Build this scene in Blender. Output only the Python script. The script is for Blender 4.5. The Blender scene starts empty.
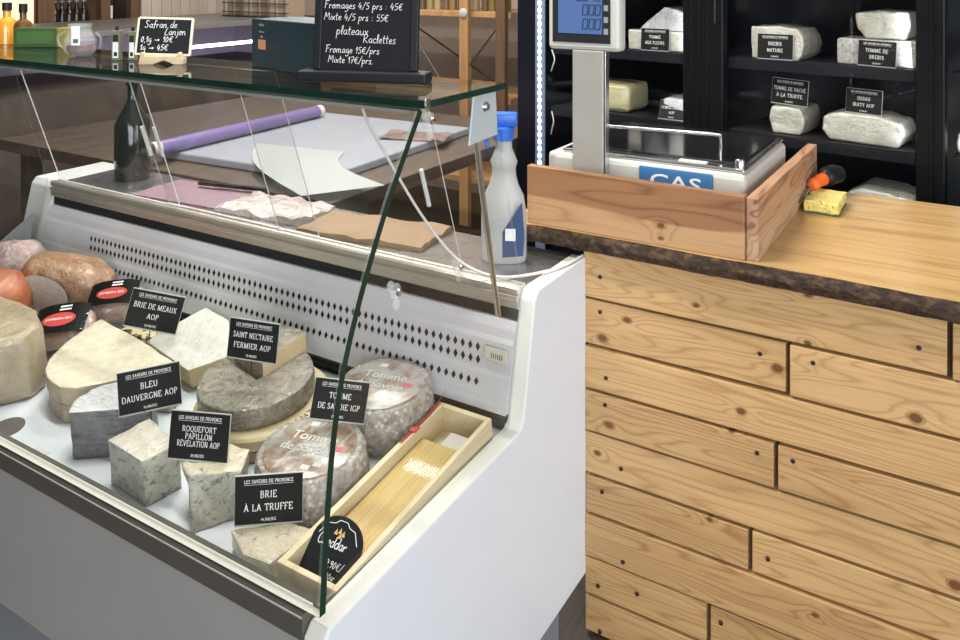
import bpy, bmesh, math, random
from mathutils import Vector, Matrix, noise
random.seed(7)
R = math.radians
SC = bpy.context.scene
COL = SC.collection

# ------------------------------------------------------------------ camera, world, light, exposure
cam_d = bpy.data.cameras.new('camera')
cam = bpy.data.objects.new('camera', cam_d); COL.objects.link(cam)
cam.location = (0, 0, 1.55)
cam.rotation_euler = (R(90), 0, R(31.565))
cam_d.sensor_width = 36.0
cam_d.lens = 830.0 / 960.0 * 36.0
cam_d.shift_y = -(320 + 30) / 960.0
cam_d.clip_start = 0.02
SC.camera = cam
SC.view_settings.view_transform = 'Standard'
SC.view_settings.look = 'None'
SC.view_settings.gamma = 1.0
SC.view_settings.use_curve_mapping = False
SC.view_settings.exposure = 0.12

wd = bpy.data.worlds.new('world'); SC.world = wd; wd.use_nodes = True
wd.node_tree.nodes['Background'].inputs[0].default_value = (0.80, 0.88, 1.0, 1)
wd.node_tree.nodes['Background'].inputs[1].default_value = 0.35

def area(name, loc, target, sx, sy, power, color):
    d = bpy.data.lights.new(name, 'AREA'); d.shape = 'RECTANGLE'; d.size = sx; d.size_y = sy
    d.energy = power; d.color = color
    o = bpy.data.objects.new(name, d); COL.objects.link(o); o.location = loc
    o.rotation_euler = (Vector(target) - Vector(loc)).to_track_quat('-Z', 'Y').to_euler()
    return o
area('daylight_front', (1.7, -2.6, 1.75), (-0.6, 1.5, 0.7), 3.2, 2.2, 165, (0.95, 0.975, 1.0))
area('daylight_side', (3.7, 0.4, 1.8), (-0.8, 1.4, 0.5), 2.4, 2.0, 90, (0.88, 0.94, 1.0))
area('overhead_fill', (-1.5, 1.15, 2.95), (-1.5, 1.30, 0.5), 1.5, 0.10, 62, (1.0, 0.97, 0.92))  # unseen area light, added and kept narrow for glints on the film
area('overhead_fill', (-1.6, 2.2, 2.95), (-1.6, 2.1, 0.8), 1.5, 0.10, 50, (1.0, 0.97, 0.92))  # unseen area light, added overhead to brighten the rear worktop
area('overhead_fill', (-2.9, 3.3, 2.95), (-2.9, 3.7, 0.8), 1.2, 0.10, 50, (1.0, 0.95, 0.88))  # unseen area light, added to brighten the wall behind the shelves

# ------------------------------------------------------------------ material helpers
MATS = {}
class NT:
    def __init__(s, name):
        s.m = bpy.data.materials.new(name); s.m.use_nodes = True
        s.t = s.m.node_tree; s.n = s.t.nodes; s.l = s.t.links
        s.b = s.n['Principled BSDF']; s.out = s.n['Material Output']
        s._co = None
    def node(s, typ, **kw):
        nd = s.n.new(typ)
        for k, v in kw.items(): setattr(nd, k, v)
        return nd
    def put(s, sock, v):
        if v is None: return
        if isinstance(v, bpy.types.NodeSocket): s.l.new(v, sock)
        elif hasattr(sock.default_value, '__len__') and not hasattr(v, '__len__'): sock.default_value = [v] * len(sock.default_value)
        elif hasattr(sock.default_value, '__len__') and len(sock.default_value) == 4 and len(v) == 3: sock.default_value = (*v, 1)
        else: sock.default_value = v
    def co(s):
        if s._co is None: s._co = s.node('ShaderNodeTexCoord').outputs['Object']
        return s._co
    def math(s, op, a, b=None, c=None):
        nd = s.node('ShaderNodeMath', operation=op)
        s.put(nd.inputs[0], a)
        if b is not None: s.put(nd.inputs[1], b)
        if c is not None: s.put(nd.inputs[2], c)
        return nd.outputs[0]
    def vmath(s, op, a, b=None):
        nd = s.node('ShaderNodeVectorMath', operation=op)
        s.put(nd.inputs[0], a)
        if b is not None: s.put(nd.inputs[1], b)
        return nd.outputs['Value'] if op in ('LENGTH', 'DISTANCE', 'DOT_PRODUCT') else nd.outputs[0]
    def noise(s, scale, vec=None, detail=3, rough=0.55, dist=0.0, out='Fac'):
        nd = s.node('ShaderNodeTexNoise')
        s.put(nd.inputs['Vector'], vec if vec is not None else s.co())
        s.put(nd.inputs['Scale'], scale); s.put(nd.inputs['Detail'], detail)
        s.put(nd.inputs['Roughness'], rough); s.put(nd.inputs['Distortion'], dist)
        return nd.outputs[out]
    def vor(s, scale, vec=None, out='Distance', feature='F1'):
        nd = s.node('ShaderNodeTexVoronoi', feature=feature)
        s.put(nd.inputs['Vector'], vec if vec is not None else s.co()); s.put(nd.inputs['Scale'], scale)
        return nd.outputs[out]
    def scale(s, v, sc=(1, 1, 1)):
        nd = s.node('ShaderNodeMapping'); s.put(nd.inputs['Vector'], v); nd.inputs['Scale'].default_value = sc
        return nd.outputs[0]
    def ramp(s, fac, stops):
        nd = s.node('ShaderNodeValToRGB'); s.put(nd.inputs[0], fac)
        el = nd.color_ramp.elements
        while len(el) < len(stops): el.new(0.5)
        for e, (p, c) in zip(el, stops):
            e.position = p; e.color = (c, c, c, 1) if not hasattr(c, '__len__') else (*c, 1)
        return nd.outputs[0]
    def mix(s, fac, a, b, mode='MIX'):
        nd = s.node('ShaderNodeMix', data_type='RGBA', blend_type=mode)
        s.put(nd.inputs[0], fac); s.put(nd.inputs[6], a); s.put(nd.inputs[7], b)
        return nd.outputs[2]
    def bump(s, h, strength=0.3, dist=0.002):
        nd = s.node('ShaderNodeBump'); s.put(nd.inputs['Height'], h)
        nd.inputs['Strength'].default_value = strength; nd.inputs['Distance'].default_value = dist
        return nd.outputs[0]
    def set(s, **kw):
        names = dict(color='Base Color', rough='Roughness', metal='Metallic', normal='Normal', coat='Coat Weight',
                     coatr='Coat Roughness', coatn='Coat Normal', spec='Specular IOR Level', alpha='Alpha',
                     trans='Transmission Weight', emit='Emission Color', emits='Emission Strength', sheen='Sheen Weight',
                     sss='Subsurface Weight', ior='IOR')
        for k, v in kw.items(): s.put(s.b.inputs[names[k]], v)
        return s

def plain(name, color, rough=0.5, metal=0.0, var=0.06, **kw):
    """A painted, plastic or metal surface with faint unevenness."""
    if name in MATS: return MATS[name]
    t = NT(name)
    n = t.noise(14, detail=4)
    dark = tuple(c * (1 - var * 2) for c in color); lite = tuple(min(1, c * (1 + var)) for c in color)
    t.set(color=t.mix(n, dark, lite), rough=t.math('MULTIPLY_ADD', n, 0.12, max(0.02, rough - 0.06)), metal=metal, **kw)
    MATS[name] = t.m
    return t.m

def glass(name, tint=(0.965, 0.985, 0.975), fres=1.35, rough=0.0):
    if name in MATS: return MATS[name]
    t = NT(name)
    tr = t.node('ShaderNodeBsdfTransparent'); tr.inputs[0].default_value = (*tint, 1)
    gl = t.node('ShaderNodeBsdfGlossy'); gl.inputs['Roughness'].default_value = rough
    bf = t.node('ShaderNodeNewGeometry').outputs['Backfacing']      # same reflection from either side of a thin pane
    fr = t.node('ShaderNodeFresnel'); t.put(fr.inputs['IOR'], t.math('MULTIPLY_ADD', bf, 1.0 / fres - fres, fres))
    mx = t.node('ShaderNodeMixShader')
    t.l.new(fr.outputs[0], mx.inputs[0]); t.l.new(tr.outputs[0], mx.inputs[1]); t.l.new(gl.outputs[0], mx.inputs[2])
    t.l.new(mx.outputs[0], t.out.inputs[0])
    MATS[name] = t.m
    return t.m

def emis(name, color, strength, base=(0.6, 0.6, 0.6)):
    if name in MATS: return MATS[name]
    t = NT(name); t.set(color=base, emit=color, emits=strength); MATS[name] = t.m
    return t.m

def wood(name, lite, dark, along='X', rings=5.0, fibre=1.0, knots=(), rough=0.5, island=True, shift=0.0, var=0.35, coat=0.0, heart=None, line=0.62, sharp=2.2):
    """Plank wood: ring contours that bend round the knots, fine fibres, a tone of its own per plank."""
    if name in MATS: return MATS[name]
    t = NT(name)
    co = t.co()
    rnd = t.node('ShaderNodeNewGeometry').outputs['Random Per Island'] if island else None
    if island:
        off = t.node('ShaderNodeCombineXYZ')
        for i, k in enumerate((7.3, 3.1, 5.7)): t.put(off.inputs[i], t.math('MULTIPLY', rnd, k))
        vec = t.vmath('ADD', co, off.outputs[0])
    else:
        vec = t.vmath('ADD', co, (shift, shift * .7, shift * 1.3))
    st = {'X': (1, 9, 9), 'Y': (9, 1, 9), 'Z': (9, 9, 1)}[along]
    ff = {'X': (4, 220, 220), 'Y': (220, 4, 220), 'Z': (220, 220, 4)}[along]
    g = t.math('MULTIPLY', t.noise(1.25, t.scale(vec, st), detail=2, rough=0.45, dist=0.25), rings * 6.0)
    kd = None
    for kx, kz, r in knots:                     # knots given in the plank face plane (x, z)
        d = t.vmath('LENGTH', t.vmath('MULTIPLY', t.vmath('SUBTRACT', co, (kx, 0, kz)), (1.0, 0.0, 1.5)))
        e = t.math('POWER', 2.718, t.math('MULTIPLY', t.math('POWER', t.math('DIVIDE', d, r * 2.4), 2.0), -1.0))
        g = t.math('ADD', g, t.math('MULTIPLY', e, 5.0))
        q = t.math('DIVIDE', d, r)
        kd = q if kd is None else t.math('MINIMUM', kd, q)
    w = t.math('ABSOLUTE', t.math('SINE', g))
    w = t.math('POWER', t.math('SUBTRACT', 1.0, w), sharp)
    fn = t.noise(1.0, t.scale(vec, ff), detail=2)
    blotch = t.noise(2.0, t.scale(vec, st), detail=2)
    col = t.mix(t.math('MULTIPLY', w, line), lite, dark)
    col = t.mix(t.math('MULTIPLY', t.ramp(fn, [(0.42, 0.0), (0.75, 1.0)]), 0.35 * fibre), col, dark)
    col = t.mix(t.math('MULTIPLY', t.ramp(blotch, [(0.45, 0.0), (0.8, 1.0)]), 0.35), col, tuple(c * 0.8 for c in dark))
    if heart:                                   # darker heartwood above a wavy line
        hz = t.node('ShaderNodeSeparateXYZ'); t.l.new(co, hz.inputs[0])
        wav = t.math('MULTIPLY', t.math('SUBTRACT', t.noise(1.6, t.scale(co, (1, 1, 0.2)), detail=1), 0.5), 0.10)
        sl = t.math('ADD', hz.outputs[2], wav)
        hf = t.node('ShaderNodeMapRange'); t.put(hf.inputs[0], sl); hf.inputs[1].default_value = heart[0] - .003; hf.inputs[2].default_value = heart[0] + .003
        col = t.mix(t.math('MULTIPLY', hf.outputs[0], 0.85), col, t.mix(w, heart[1], heart[2]))
    if island:
        col = t.mix(var, col, t.mix(rnd, tuple(c * 0.72 for c in dark), tuple(min(1, c * 1.12) for c in lite)))
    if kd is not None:
        kn = t.math('ADD', kd, t.math('MULTIPLY', t.math('SUBTRACT', t.noise(60, co), 0.5), 0.5))
        col = t.mix(t.ramp(kn, [(0.55, 1.0), (1.15, 0.0)]), col, (0.16, 0.062, 0.02))
        col = t.mix(t.math('MULTIPLY', t.ramp(kn, [(0.9, 0.0), (1.0, 1.0), (1.25, 0.0)]), 0.8), col, (0.055, 0.02, 0.008))
    hh = t.math('ADD', fn, t.math('MULTIPLY', w, -0.5))
    t.set(color=col, rough=rough, normal=t.bump(hh, 0.25, 0.001), coat=coat, coatr=0.25)
    MATS[name] = t.m
    return t.m

def wrapped(name, c1, c2, scale=30, bump=0.3, rough=0.55, veins=None, vein_scale=45, vthr=0.36, wrap=0.0, wrapdir=(30, 8, 18), painted_glint=0.0, spots=None):
    """Cheese paste or rind; wrap > 0 lays a glossy creased film over it."""
    if name in MATS: return MATS[name]
    t = NT(name)
    n = t.noise(scale, detail=6, rough=0.65)
    col = t.mix(t.ramp(n, [(0.32, 0.0), (0.68, 1.0)]), c1, c2)
    if veins:
        v = t.noise(vein_scale, detail=3, rough=0.6, dist=0.6)
        col = t.mix(t.ramp(v, [(vthr - 0.06, 1.0), (vthr + 0.05, 0.0)]), col, veins)
    if spots:
        v = t.vor(90); v2 = t.noise(18)
        col = t.mix(t.math('MULTIPLY', t.ramp(v, [(0.2, 1.0), (0.45, 0.0)]), t.ramp(v2, [(0.45, 0.0), (0.6, 1.0)])), col, spots)
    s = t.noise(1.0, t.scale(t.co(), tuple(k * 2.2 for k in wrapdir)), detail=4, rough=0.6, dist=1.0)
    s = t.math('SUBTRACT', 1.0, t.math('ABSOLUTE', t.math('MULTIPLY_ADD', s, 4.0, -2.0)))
    if painted_glint:  # whitish glints of the film creases, painted into the base colour
        col = t.mix(t.math('MULTIPLY', t.ramp(s, [(0.55, 0.0), (0.95, 1.0)]), painted_glint * 0.7), col, (0.75, 0.75, 0.73))
    hgt = t.math('MULTIPLY_ADD', s, 0.35 * wrap, n) if wrap else n
    t.set(color=col, rough=rough, normal=t.bump(hgt, min(1.0, bump * 1.5), 0.004))
    if wrap:
        t.set(coat=min(1.0, wrap * 1.3), coatr=0.17, coatn=t.bump(s, 1.0, 0.0045)); t.b.inputs['Coat IOR'].default_value = 1.85
    MATS[name] = t.m
    return t.m

# ------------------------------------------------------------------ mesh helpers
def newbm(): return bmesh.new()

def box(bm, lo, hi, mi=0, bev=0.0, mat=None, seg=2):
    b2 = bmesh.new()
    bmesh.ops.create_cube(b2, size=1.0)
    lo, hi = Vector(lo), Vector(hi)
    for v in b2.verts:
        v.co = Vector([lo[i] + (v.co[i] + 0.5) * (hi[i] - lo[i]) for i in range(3)])
    if bev: bmesh.ops.bevel(b2, geom=b2.edges[:], offset=bev, segments=seg, affect='EDGES', profile=0.5)
    return merge(bm, b2, mi, mat)

def merge(bm, b2, mi=0, mat=None):
    mp = {}
    for v in b2.verts: mp[v] = bm.verts.new(mat @ v.co if mat else v.co)
    for f in b2.faces:
        try:
            nf = bm.faces.new([mp[v] for v in f.verts]); nf.material_index = mi if mi is not None else f.material_index
        except ValueError: pass
    b2.free()
    return bm

def prism(bm, pts, a0, a1, axis='Z', mi=0, bev=0.0, seg=2, mat=None, rough=0.0, cuts=0, rs=30, edges=None):
    """Extrude a 2D outline; axis X: pts are (y,z); Y: (x,z); Z: (x,y)."""
    b2 = bmesh.new()
    def P(p, a): return {'X': (a, p[0], p[1]), 'Y': (p[0], a, p[1]), 'Z': (p[0], p[1], a)}[axis]
    lo = [b2.verts.new(P(p, a0)) for p in pts]; hi = [b2.verts.new(P(p, a1)) for p in pts]
    n = len(pts)
    b2.faces.new(lo); b2.faces.new(hi)
    for i in range(n):
        b2.faces.new((lo[i], lo[(i + 1) % n], hi[(i + 1) % n], hi[i]))
    bmesh.ops.recalc_face_normals(b2, faces=b2.faces[:])
    if bev: bmesh.ops.bevel(b2, geom=b2.edges[:], offset=bev, segments=seg, affect='EDGES', profile=0.6)
    if rough:
        bmesh.ops.triangulate(b2, faces=[f for f in b2.faces if len(f.verts) > 4])
        bmesh.ops.subdivide_edges(b2, edges=b2.edges[:], cuts=cuts or 2, use_grid_fill=True)
        roughen(b2, rough, rs)
    return merge(bm, b2, mi, mat)

def roughen(bm, amp, sc, keep_low=True):
    bm.normal_update()
    zl = min(v.co.z for v in bm.verts)
    for v in bm.verts:
        if keep_low and v.co.z < zl + 1e-4: continue
        v.co += v.normal * amp * noise.noise(v.co * sc) + v.normal * amp * .5 * noise.noise(v.co * sc * 2.7)
    for v in bm.verts:
        if v.co.z < zl: v.co.z = zl

def lathe(bm, prof, c=(0, 0, 0), seg=32, mi=0, a0=0.0, a1=2 * math.pi, mat=None):
    """Revolve (radius, z) about a vertical axis."""
    b2 = bmesh.new(); full = abs(a1 - a0 - 2 * math.pi) < 1e-4
    k = seg if full else seg + 1
    rings = []
    for r, z in prof:
        if r < 1e-6: rings.append([b2.verts.new((c[0], c[1], c[2] + z))] * k); continue
        rings.append([b2.verts.new((c[0] + r * math.cos(a0 + (a1 - a0) * i / seg), c[1] + r * math.sin(a0 + (a1 - a0) * i / seg), c[2] + z)) for i in range(k)])
    for A, B in zip(rings, rings[1:]):
        for i in range(seg):
            j = (i + 1) % k
            q = [A[i], A[j], B[j], B[i]]; u = []
            for v in q:
                if v not in u: u.append(v)
            if len(u) >= 3:
                try: b2.faces.new(u)
                except ValueError: pass
    bmesh.ops.recalc_face_normals(b2, faces=b2.faces[:])
    return merge(bm, b2, mi, mat)

def tube(bm, pts, r, seg=8, mi=0, cap=True, mat=None):
    b2 = bmesh.new(); pts = [Vector(p) for p in pts]; rings = []
    up = None
    for i, p in enumerate(pts):
        d = (pts[min(i + 1, len(pts) - 1)] - pts[max(i - 1, 0)])
        if d.length < 1e-9: d = Vector((0, 0, 1))
        d.normalize()
        if up is None: up = d.orthogonal().normalized()
        up = (up - d * up.dot(d)); up = up.normalized() if up.length > 1e-6 else d.orthogonal().normalized()
        s = d.cross(up)
        rr = r[i] if hasattr(r, '__len__') else r
        rings.append([b2.verts.new(p + (up * math.cos(2 * math.pi * k / seg) + s * math.sin(2 * math.pi * k / seg)) * rr) for k in range(seg)])
    for A, B in zip(rings, rings[1:]):
        for k in range(seg):
            b2.faces.new((A[k], A[(k + 1) % seg], B[(k + 1) % seg], B[k]))
    if cap:
        b2.faces.new(rings[0]); b2.faces.new(rings[-1])
    bmesh.ops.recalc_face_normals(b2, faces=b2.faces[:])
    return merge(bm, b2, mi, mat)

def spline(pts, n=6):
    pts = [Vector(p) for p in pts]; out = []
    for i in range(len(pts) - 1):
        p0 = pts[max(i - 1, 0)]; p1 = pts[i]; p2 = pts[i + 1]; p3 = pts[min(i + 2, len(pts) - 1)]
        for k in range(n):
            t = k / n
            out.append(0.5 * ((2 * p1) + (p2 - p0) * t + (2 * p0 - 5 * p1 + 4 * p2 - p3) * t * t + (3 * p1 - p0 - 3 * p2 + p3) * t ** 3))
    out.append(pts[-1])
    return out

def grid(bm, fn, nu, nv, mi=0, thick=0.0):
    """Sheet from fn(u, v); thick closes it into a thin solid."""
    b2 = bmesh.new()
    V = [[b2.verts.new(fn(i / nu, j / nv)) for j in range(nv + 1)] for i in range(nu + 1)]
    for i in range(nu):
        for j in range(nv): b2.faces.new((V[i][j], V[i + 1][j], V[i + 1][j + 1], V[i][j + 1]))
    if thick: bmesh.ops.solidify(b2, geom=b2.faces[:], thickness=thick)
    bmesh.ops.recalc_face_normals(b2, faces=b2.faces[:])
    return merge(bm, b2, mi)

def rot(loc=(0, 0, 0), yaw=0, tilt=0, roll=0):
    return Matrix.Translation(loc) @ Matrix.Rotation(R(yaw), 4, 'Z') @ Matrix.Rotation(R(tilt), 4, 'X') @ Matrix.Rotation(R(roll), 4, 'Y')

def obj(name, bm, mats, parent=None, smooth=False, label=None):
    me = bpy.data.meshes.new(name)
    bmesh.ops.recalc_face_normals(bm, faces=bm.faces[:])
    bm.to_mesh(me); bm.free()
    for m in (mats if isinstance(mats, (list, tuple)) else [mats]): me.materials.append(m)
    o = bpy.data.objects.new(name, me); COL.objects.link(o)
    if smooth:
        for p in me.polygons: p.use_smooth = True
        try: me.set_sharp_from_angle(angle=R(smooth if smooth is not True else 40))
        except Exception: pass
    if parent:
        o.parent = parent
        if parent.type == 'EMPTY': o.matrix_parent_inverse = Matrix.Translation(-Vector(parent.location)) if not parent.get('_local') else Matrix()
    if label: o['label'] = label
    return o

def thing(name, label, cat, loc=(0, 0, 0), group=None):
    """Empty at the base of a thing; parts are modelled in world coordinates."""
    o = bpy.data.objects.new(name, None); COL.objects.link(o); o.location = loc; o.empty_display_size = 0.05
    o['label'] = label; o['category'] = cat
    if group: o['group'] = group
    return o

def tag(o, label, cat, group=None):
    o['label'] = label; o['category'] = cat
    if group: o['group'] = group
    return o

def struct(name, bm, m, parent=None):
    o = obj(name, bm, m, parent)
    if not parent: o['kind'] = 'structure'
    return o

def dup(root, loc, label=None, group=None, mats=None):
    r = root.copy(); COL.objects.link(r); r.location = loc
    if label: r['label'] = label
    if group: r['group'] = group
    for ch in list(root.children):
        c = ch.copy(); COL.objects.link(c); c.parent = r; c.matrix_parent_inverse = ch.matrix_parent_inverse.copy()
        if mats and ch.name.split('.')[0] in mats:
            c.data = ch.data.copy(); c.data.materials.clear(); c.data.materials.append(mats[ch.name.split('.')[0]])
        for g in list(ch.children):
            d = g.copy(); COL.objects.link(d); d.parent = c; d.matrix_parent_inverse = g.matrix_parent_inverse.copy()
    return r

# ------------------------------------------------------------------ lettering
def text_bm(bm, body, size, cx, cz, mat, depth=0.0006, align='CENTER', xs=1.0, bold=0.0):
    """Printed words, flat on the local XZ plane of mat, facing -Y."""
    cu = bpy.data.curves.new('words', 'FONT'); cu.body = body; cu.size = size; cu.align_x = align
    cu.extrude = depth / 2; cu.resolution_u = 3; cu.offset = bold
    o = bpy.data.objects.new('words', cu); COL.objects.link(o)
    dg = bpy.context.evaluated_depsgraph_get()
    me = bpy.data.meshes.new_from_object(o.evaluated_get(dg))
    b2 = bmesh.new(); b2.from_mesh(me)
    for v in b2.verts:
        x, y, z = v.co
        v.co = Vector((cx + x * xs, -z, cz + y))
    bpy.data.objects.remove(o); bpy.data.meshes.remove(me); bpy.data.curves.remove(cu)
    return merge(bm, b2, 0, mat)

# hand lettering: strokes on a grid with x-height .5 and capitals 1.0
ST = {
 'a': (.50, [[(.4,.45),(.2,.5),(.05,.25),(.2,.02),(.38,.2),(.4,.48),(.4,.1),(.5,.02)]]),
 'b': (.48, [[(.05,1),(.05,.05),(.25,0),(.4,.25),(.25,.48),(.05,.3)]]),
 'c': (.42, [[(.38,.42),(.2,.5),(.05,.25),(.2,0),(.4,.1)]]),
 'd': (.50, [[(.4,.42),(.2,.5),(.05,.25),(.2,.0),(.4,.2),(.42,1.0),(.42,.0)]]),
 'e': (.42, [[(.05,.25),(.36,.3),(.25,.5),(.06,.3),(.15,.02),(.4,.08)]]),
 'f': (.40, [[(.4,.9),(.25,1.0),(.18,.7),(.15,-.1)],[(.02,.45),(.36,.5)]]),
 'g': (.48, [[(.4,.45),(.2,.5),(.05,.25),(.2,.05),(.4,.3),(.4,-.2),(.2,-.4),(.05,-.25)]]),
 'h': (.48, [[(.05,1.0),(.05,0)],[(.05,.3),(.25,.5),(.38,.35),(.4,0)]]),
 'i': (.22, [[(.1,.48),(.1,.02)],[(.1,.68),(.12,.72)]]),
 'j': (.25, [[(.15,.48),(.15,-.25),(0,-.35)],[(.15,.68),(.17,.72)]]),
 'l': (.24, [[(.05,.1),(.2,.8),(.12,1.0),(.06,.8),(.08,.1),(.2,.02)]]),
 'm': (.72, [[(.03,.48),(.06,0)],[(.06,.3),(.2,.5),(.3,.35),(.3,0)],[(.3,.3),(.45,.5),(.56,.35),(.58,.02),(.68,.05)]]),
 'n': (.50, [[(.03,.48),(.06,0)],[(.06,.3),(.22,.5),(.36,.35),(.36,.02),(.46,.05)]]),
 'o': (.46, [[(.2,.5),(.05,.25),(.2,0),(.38,.25),(.22,.5),(.42,.46)]]),
 'p': (.48, [[(.05,.5),(.05,-.45)],[(.05,.3),(.22,.5),(.4,.28),(.22,.02),(.05,.15)]]),
 'r': (.38, [[(.05,.48),(.07,0)],[(.07,.3),(.2,.48),(.34,.42)]]),
 's': (.40, [[(.34,.46),(.15,.48),(.12,.32),(.32,.18),(.25,0),(.04,.06)]]),
 't': (.36, [[(.15,.9),(.14,.1),(.3,.02)],[(.0,.55),(.32,.58)]]),
 'u': (.50, [[(.05,.48),(.06,.1),(.22,0),(.38,.2),(.4,.48),(.4,.08),(.48,.02)]]),
 'x': (.44, [[(.03,.48),(.38,0)],[(.38,.48),(.03,0)]]),
 'C': (.62, [[(.55,.85),(.35,1.0),(.08,.6),(.15,.1),(.4,0),(.58,.15)]]),
 'F': (.58, [[(.12,.95),(.1,0)],[(.02,.92),(.55,1.0)],[(.1,.52),(.42,.56)]]),
 'L': (.50, [[(.3,1.0),(.12,.5),(.06,.02),(.46,.06)]]),
 'M': (.78, [[(.05,0),(.15,.95),(.35,.35),(.6,.95),(.68,0)]]),
 'R': (.62, [[(.1,.95),(.08,0)],[(.02,.9),(.35,1.0),(.5,.78),(.3,.52),(.1,.48),(.55,0)]]),
 'S': (.56, [[(.5,.85),(.3,1.0),(.1,.8),(.25,.55),(.42,.3),(.28,.02),(.03,.12)]]),
 '0': (.50, [[(.22,.8),(.05,.4),(.2,0),(.4,.4),(.24,.8)]]),
 '1': (.34, [[(.03,.5),(.22,.85),(.2,0)]]),
 '4': (.50, [[(.2,.85),(.04,.3),(.44,.34)],[(.32,.6),(.28,-.05)]]),
 '5': (.48, [[(.42,.82),(.14,.8),(.1,.48),(.35,.45),(.36,.1),(.05,.02)]]),
 '7': (.46, [[(.04,.8),(.42,.82),(.15,0)],[(.1,.42),(.36,.45)]]),
 '9': (.48, [[(.38,.65),(.2,.8),(.06,.6),(.2,.42),(.38,.62),(.34,.2),(.2,0)]]),
 ',': (.20, [[(.1,.06),(.04,-.14)]]), '.': (.20, [[(.08,.0),(.11,.04)]]), ':': (.26, [[(.1,.08),(.12,.12)],[(.1,.42),(.12,.46)]]),
 '/': (.46, [[(.02,-.1),(.42,.95)]]), '>': (.80, [[(.05,.3),(.65,.32)],[(.5,.46),(.68,.32),(.5,.18)]]),
 '\u20ac': (.58, [[(.52,.72),(.35,.82),(.14,.6),(.14,.2),(.35,0),(.52,.1)],[(.02,.5),(.42,.52)],[(.02,.32),(.38,.34)]]),
 ' ': (.36, []),
}
def hand_bm(bm, body, size, x, z, mat, w=0.0012, slope=0.0, y=-0.0005):
    cx = x
    for ch in body:
        adv, strokes = ST[ch]
        for s in strokes:
            pts = [Vector((cx + (px + pz * .12) * size, y, z + pz * size + (cx - x) * slope)) for px, pz in s]
            if len(pts) > 2: pts = spline(pts, 3)
            tube(bm, pts, w / 2, 5, 0, True, mat)
        cx += adv * size * 1.06
    return bm

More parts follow.
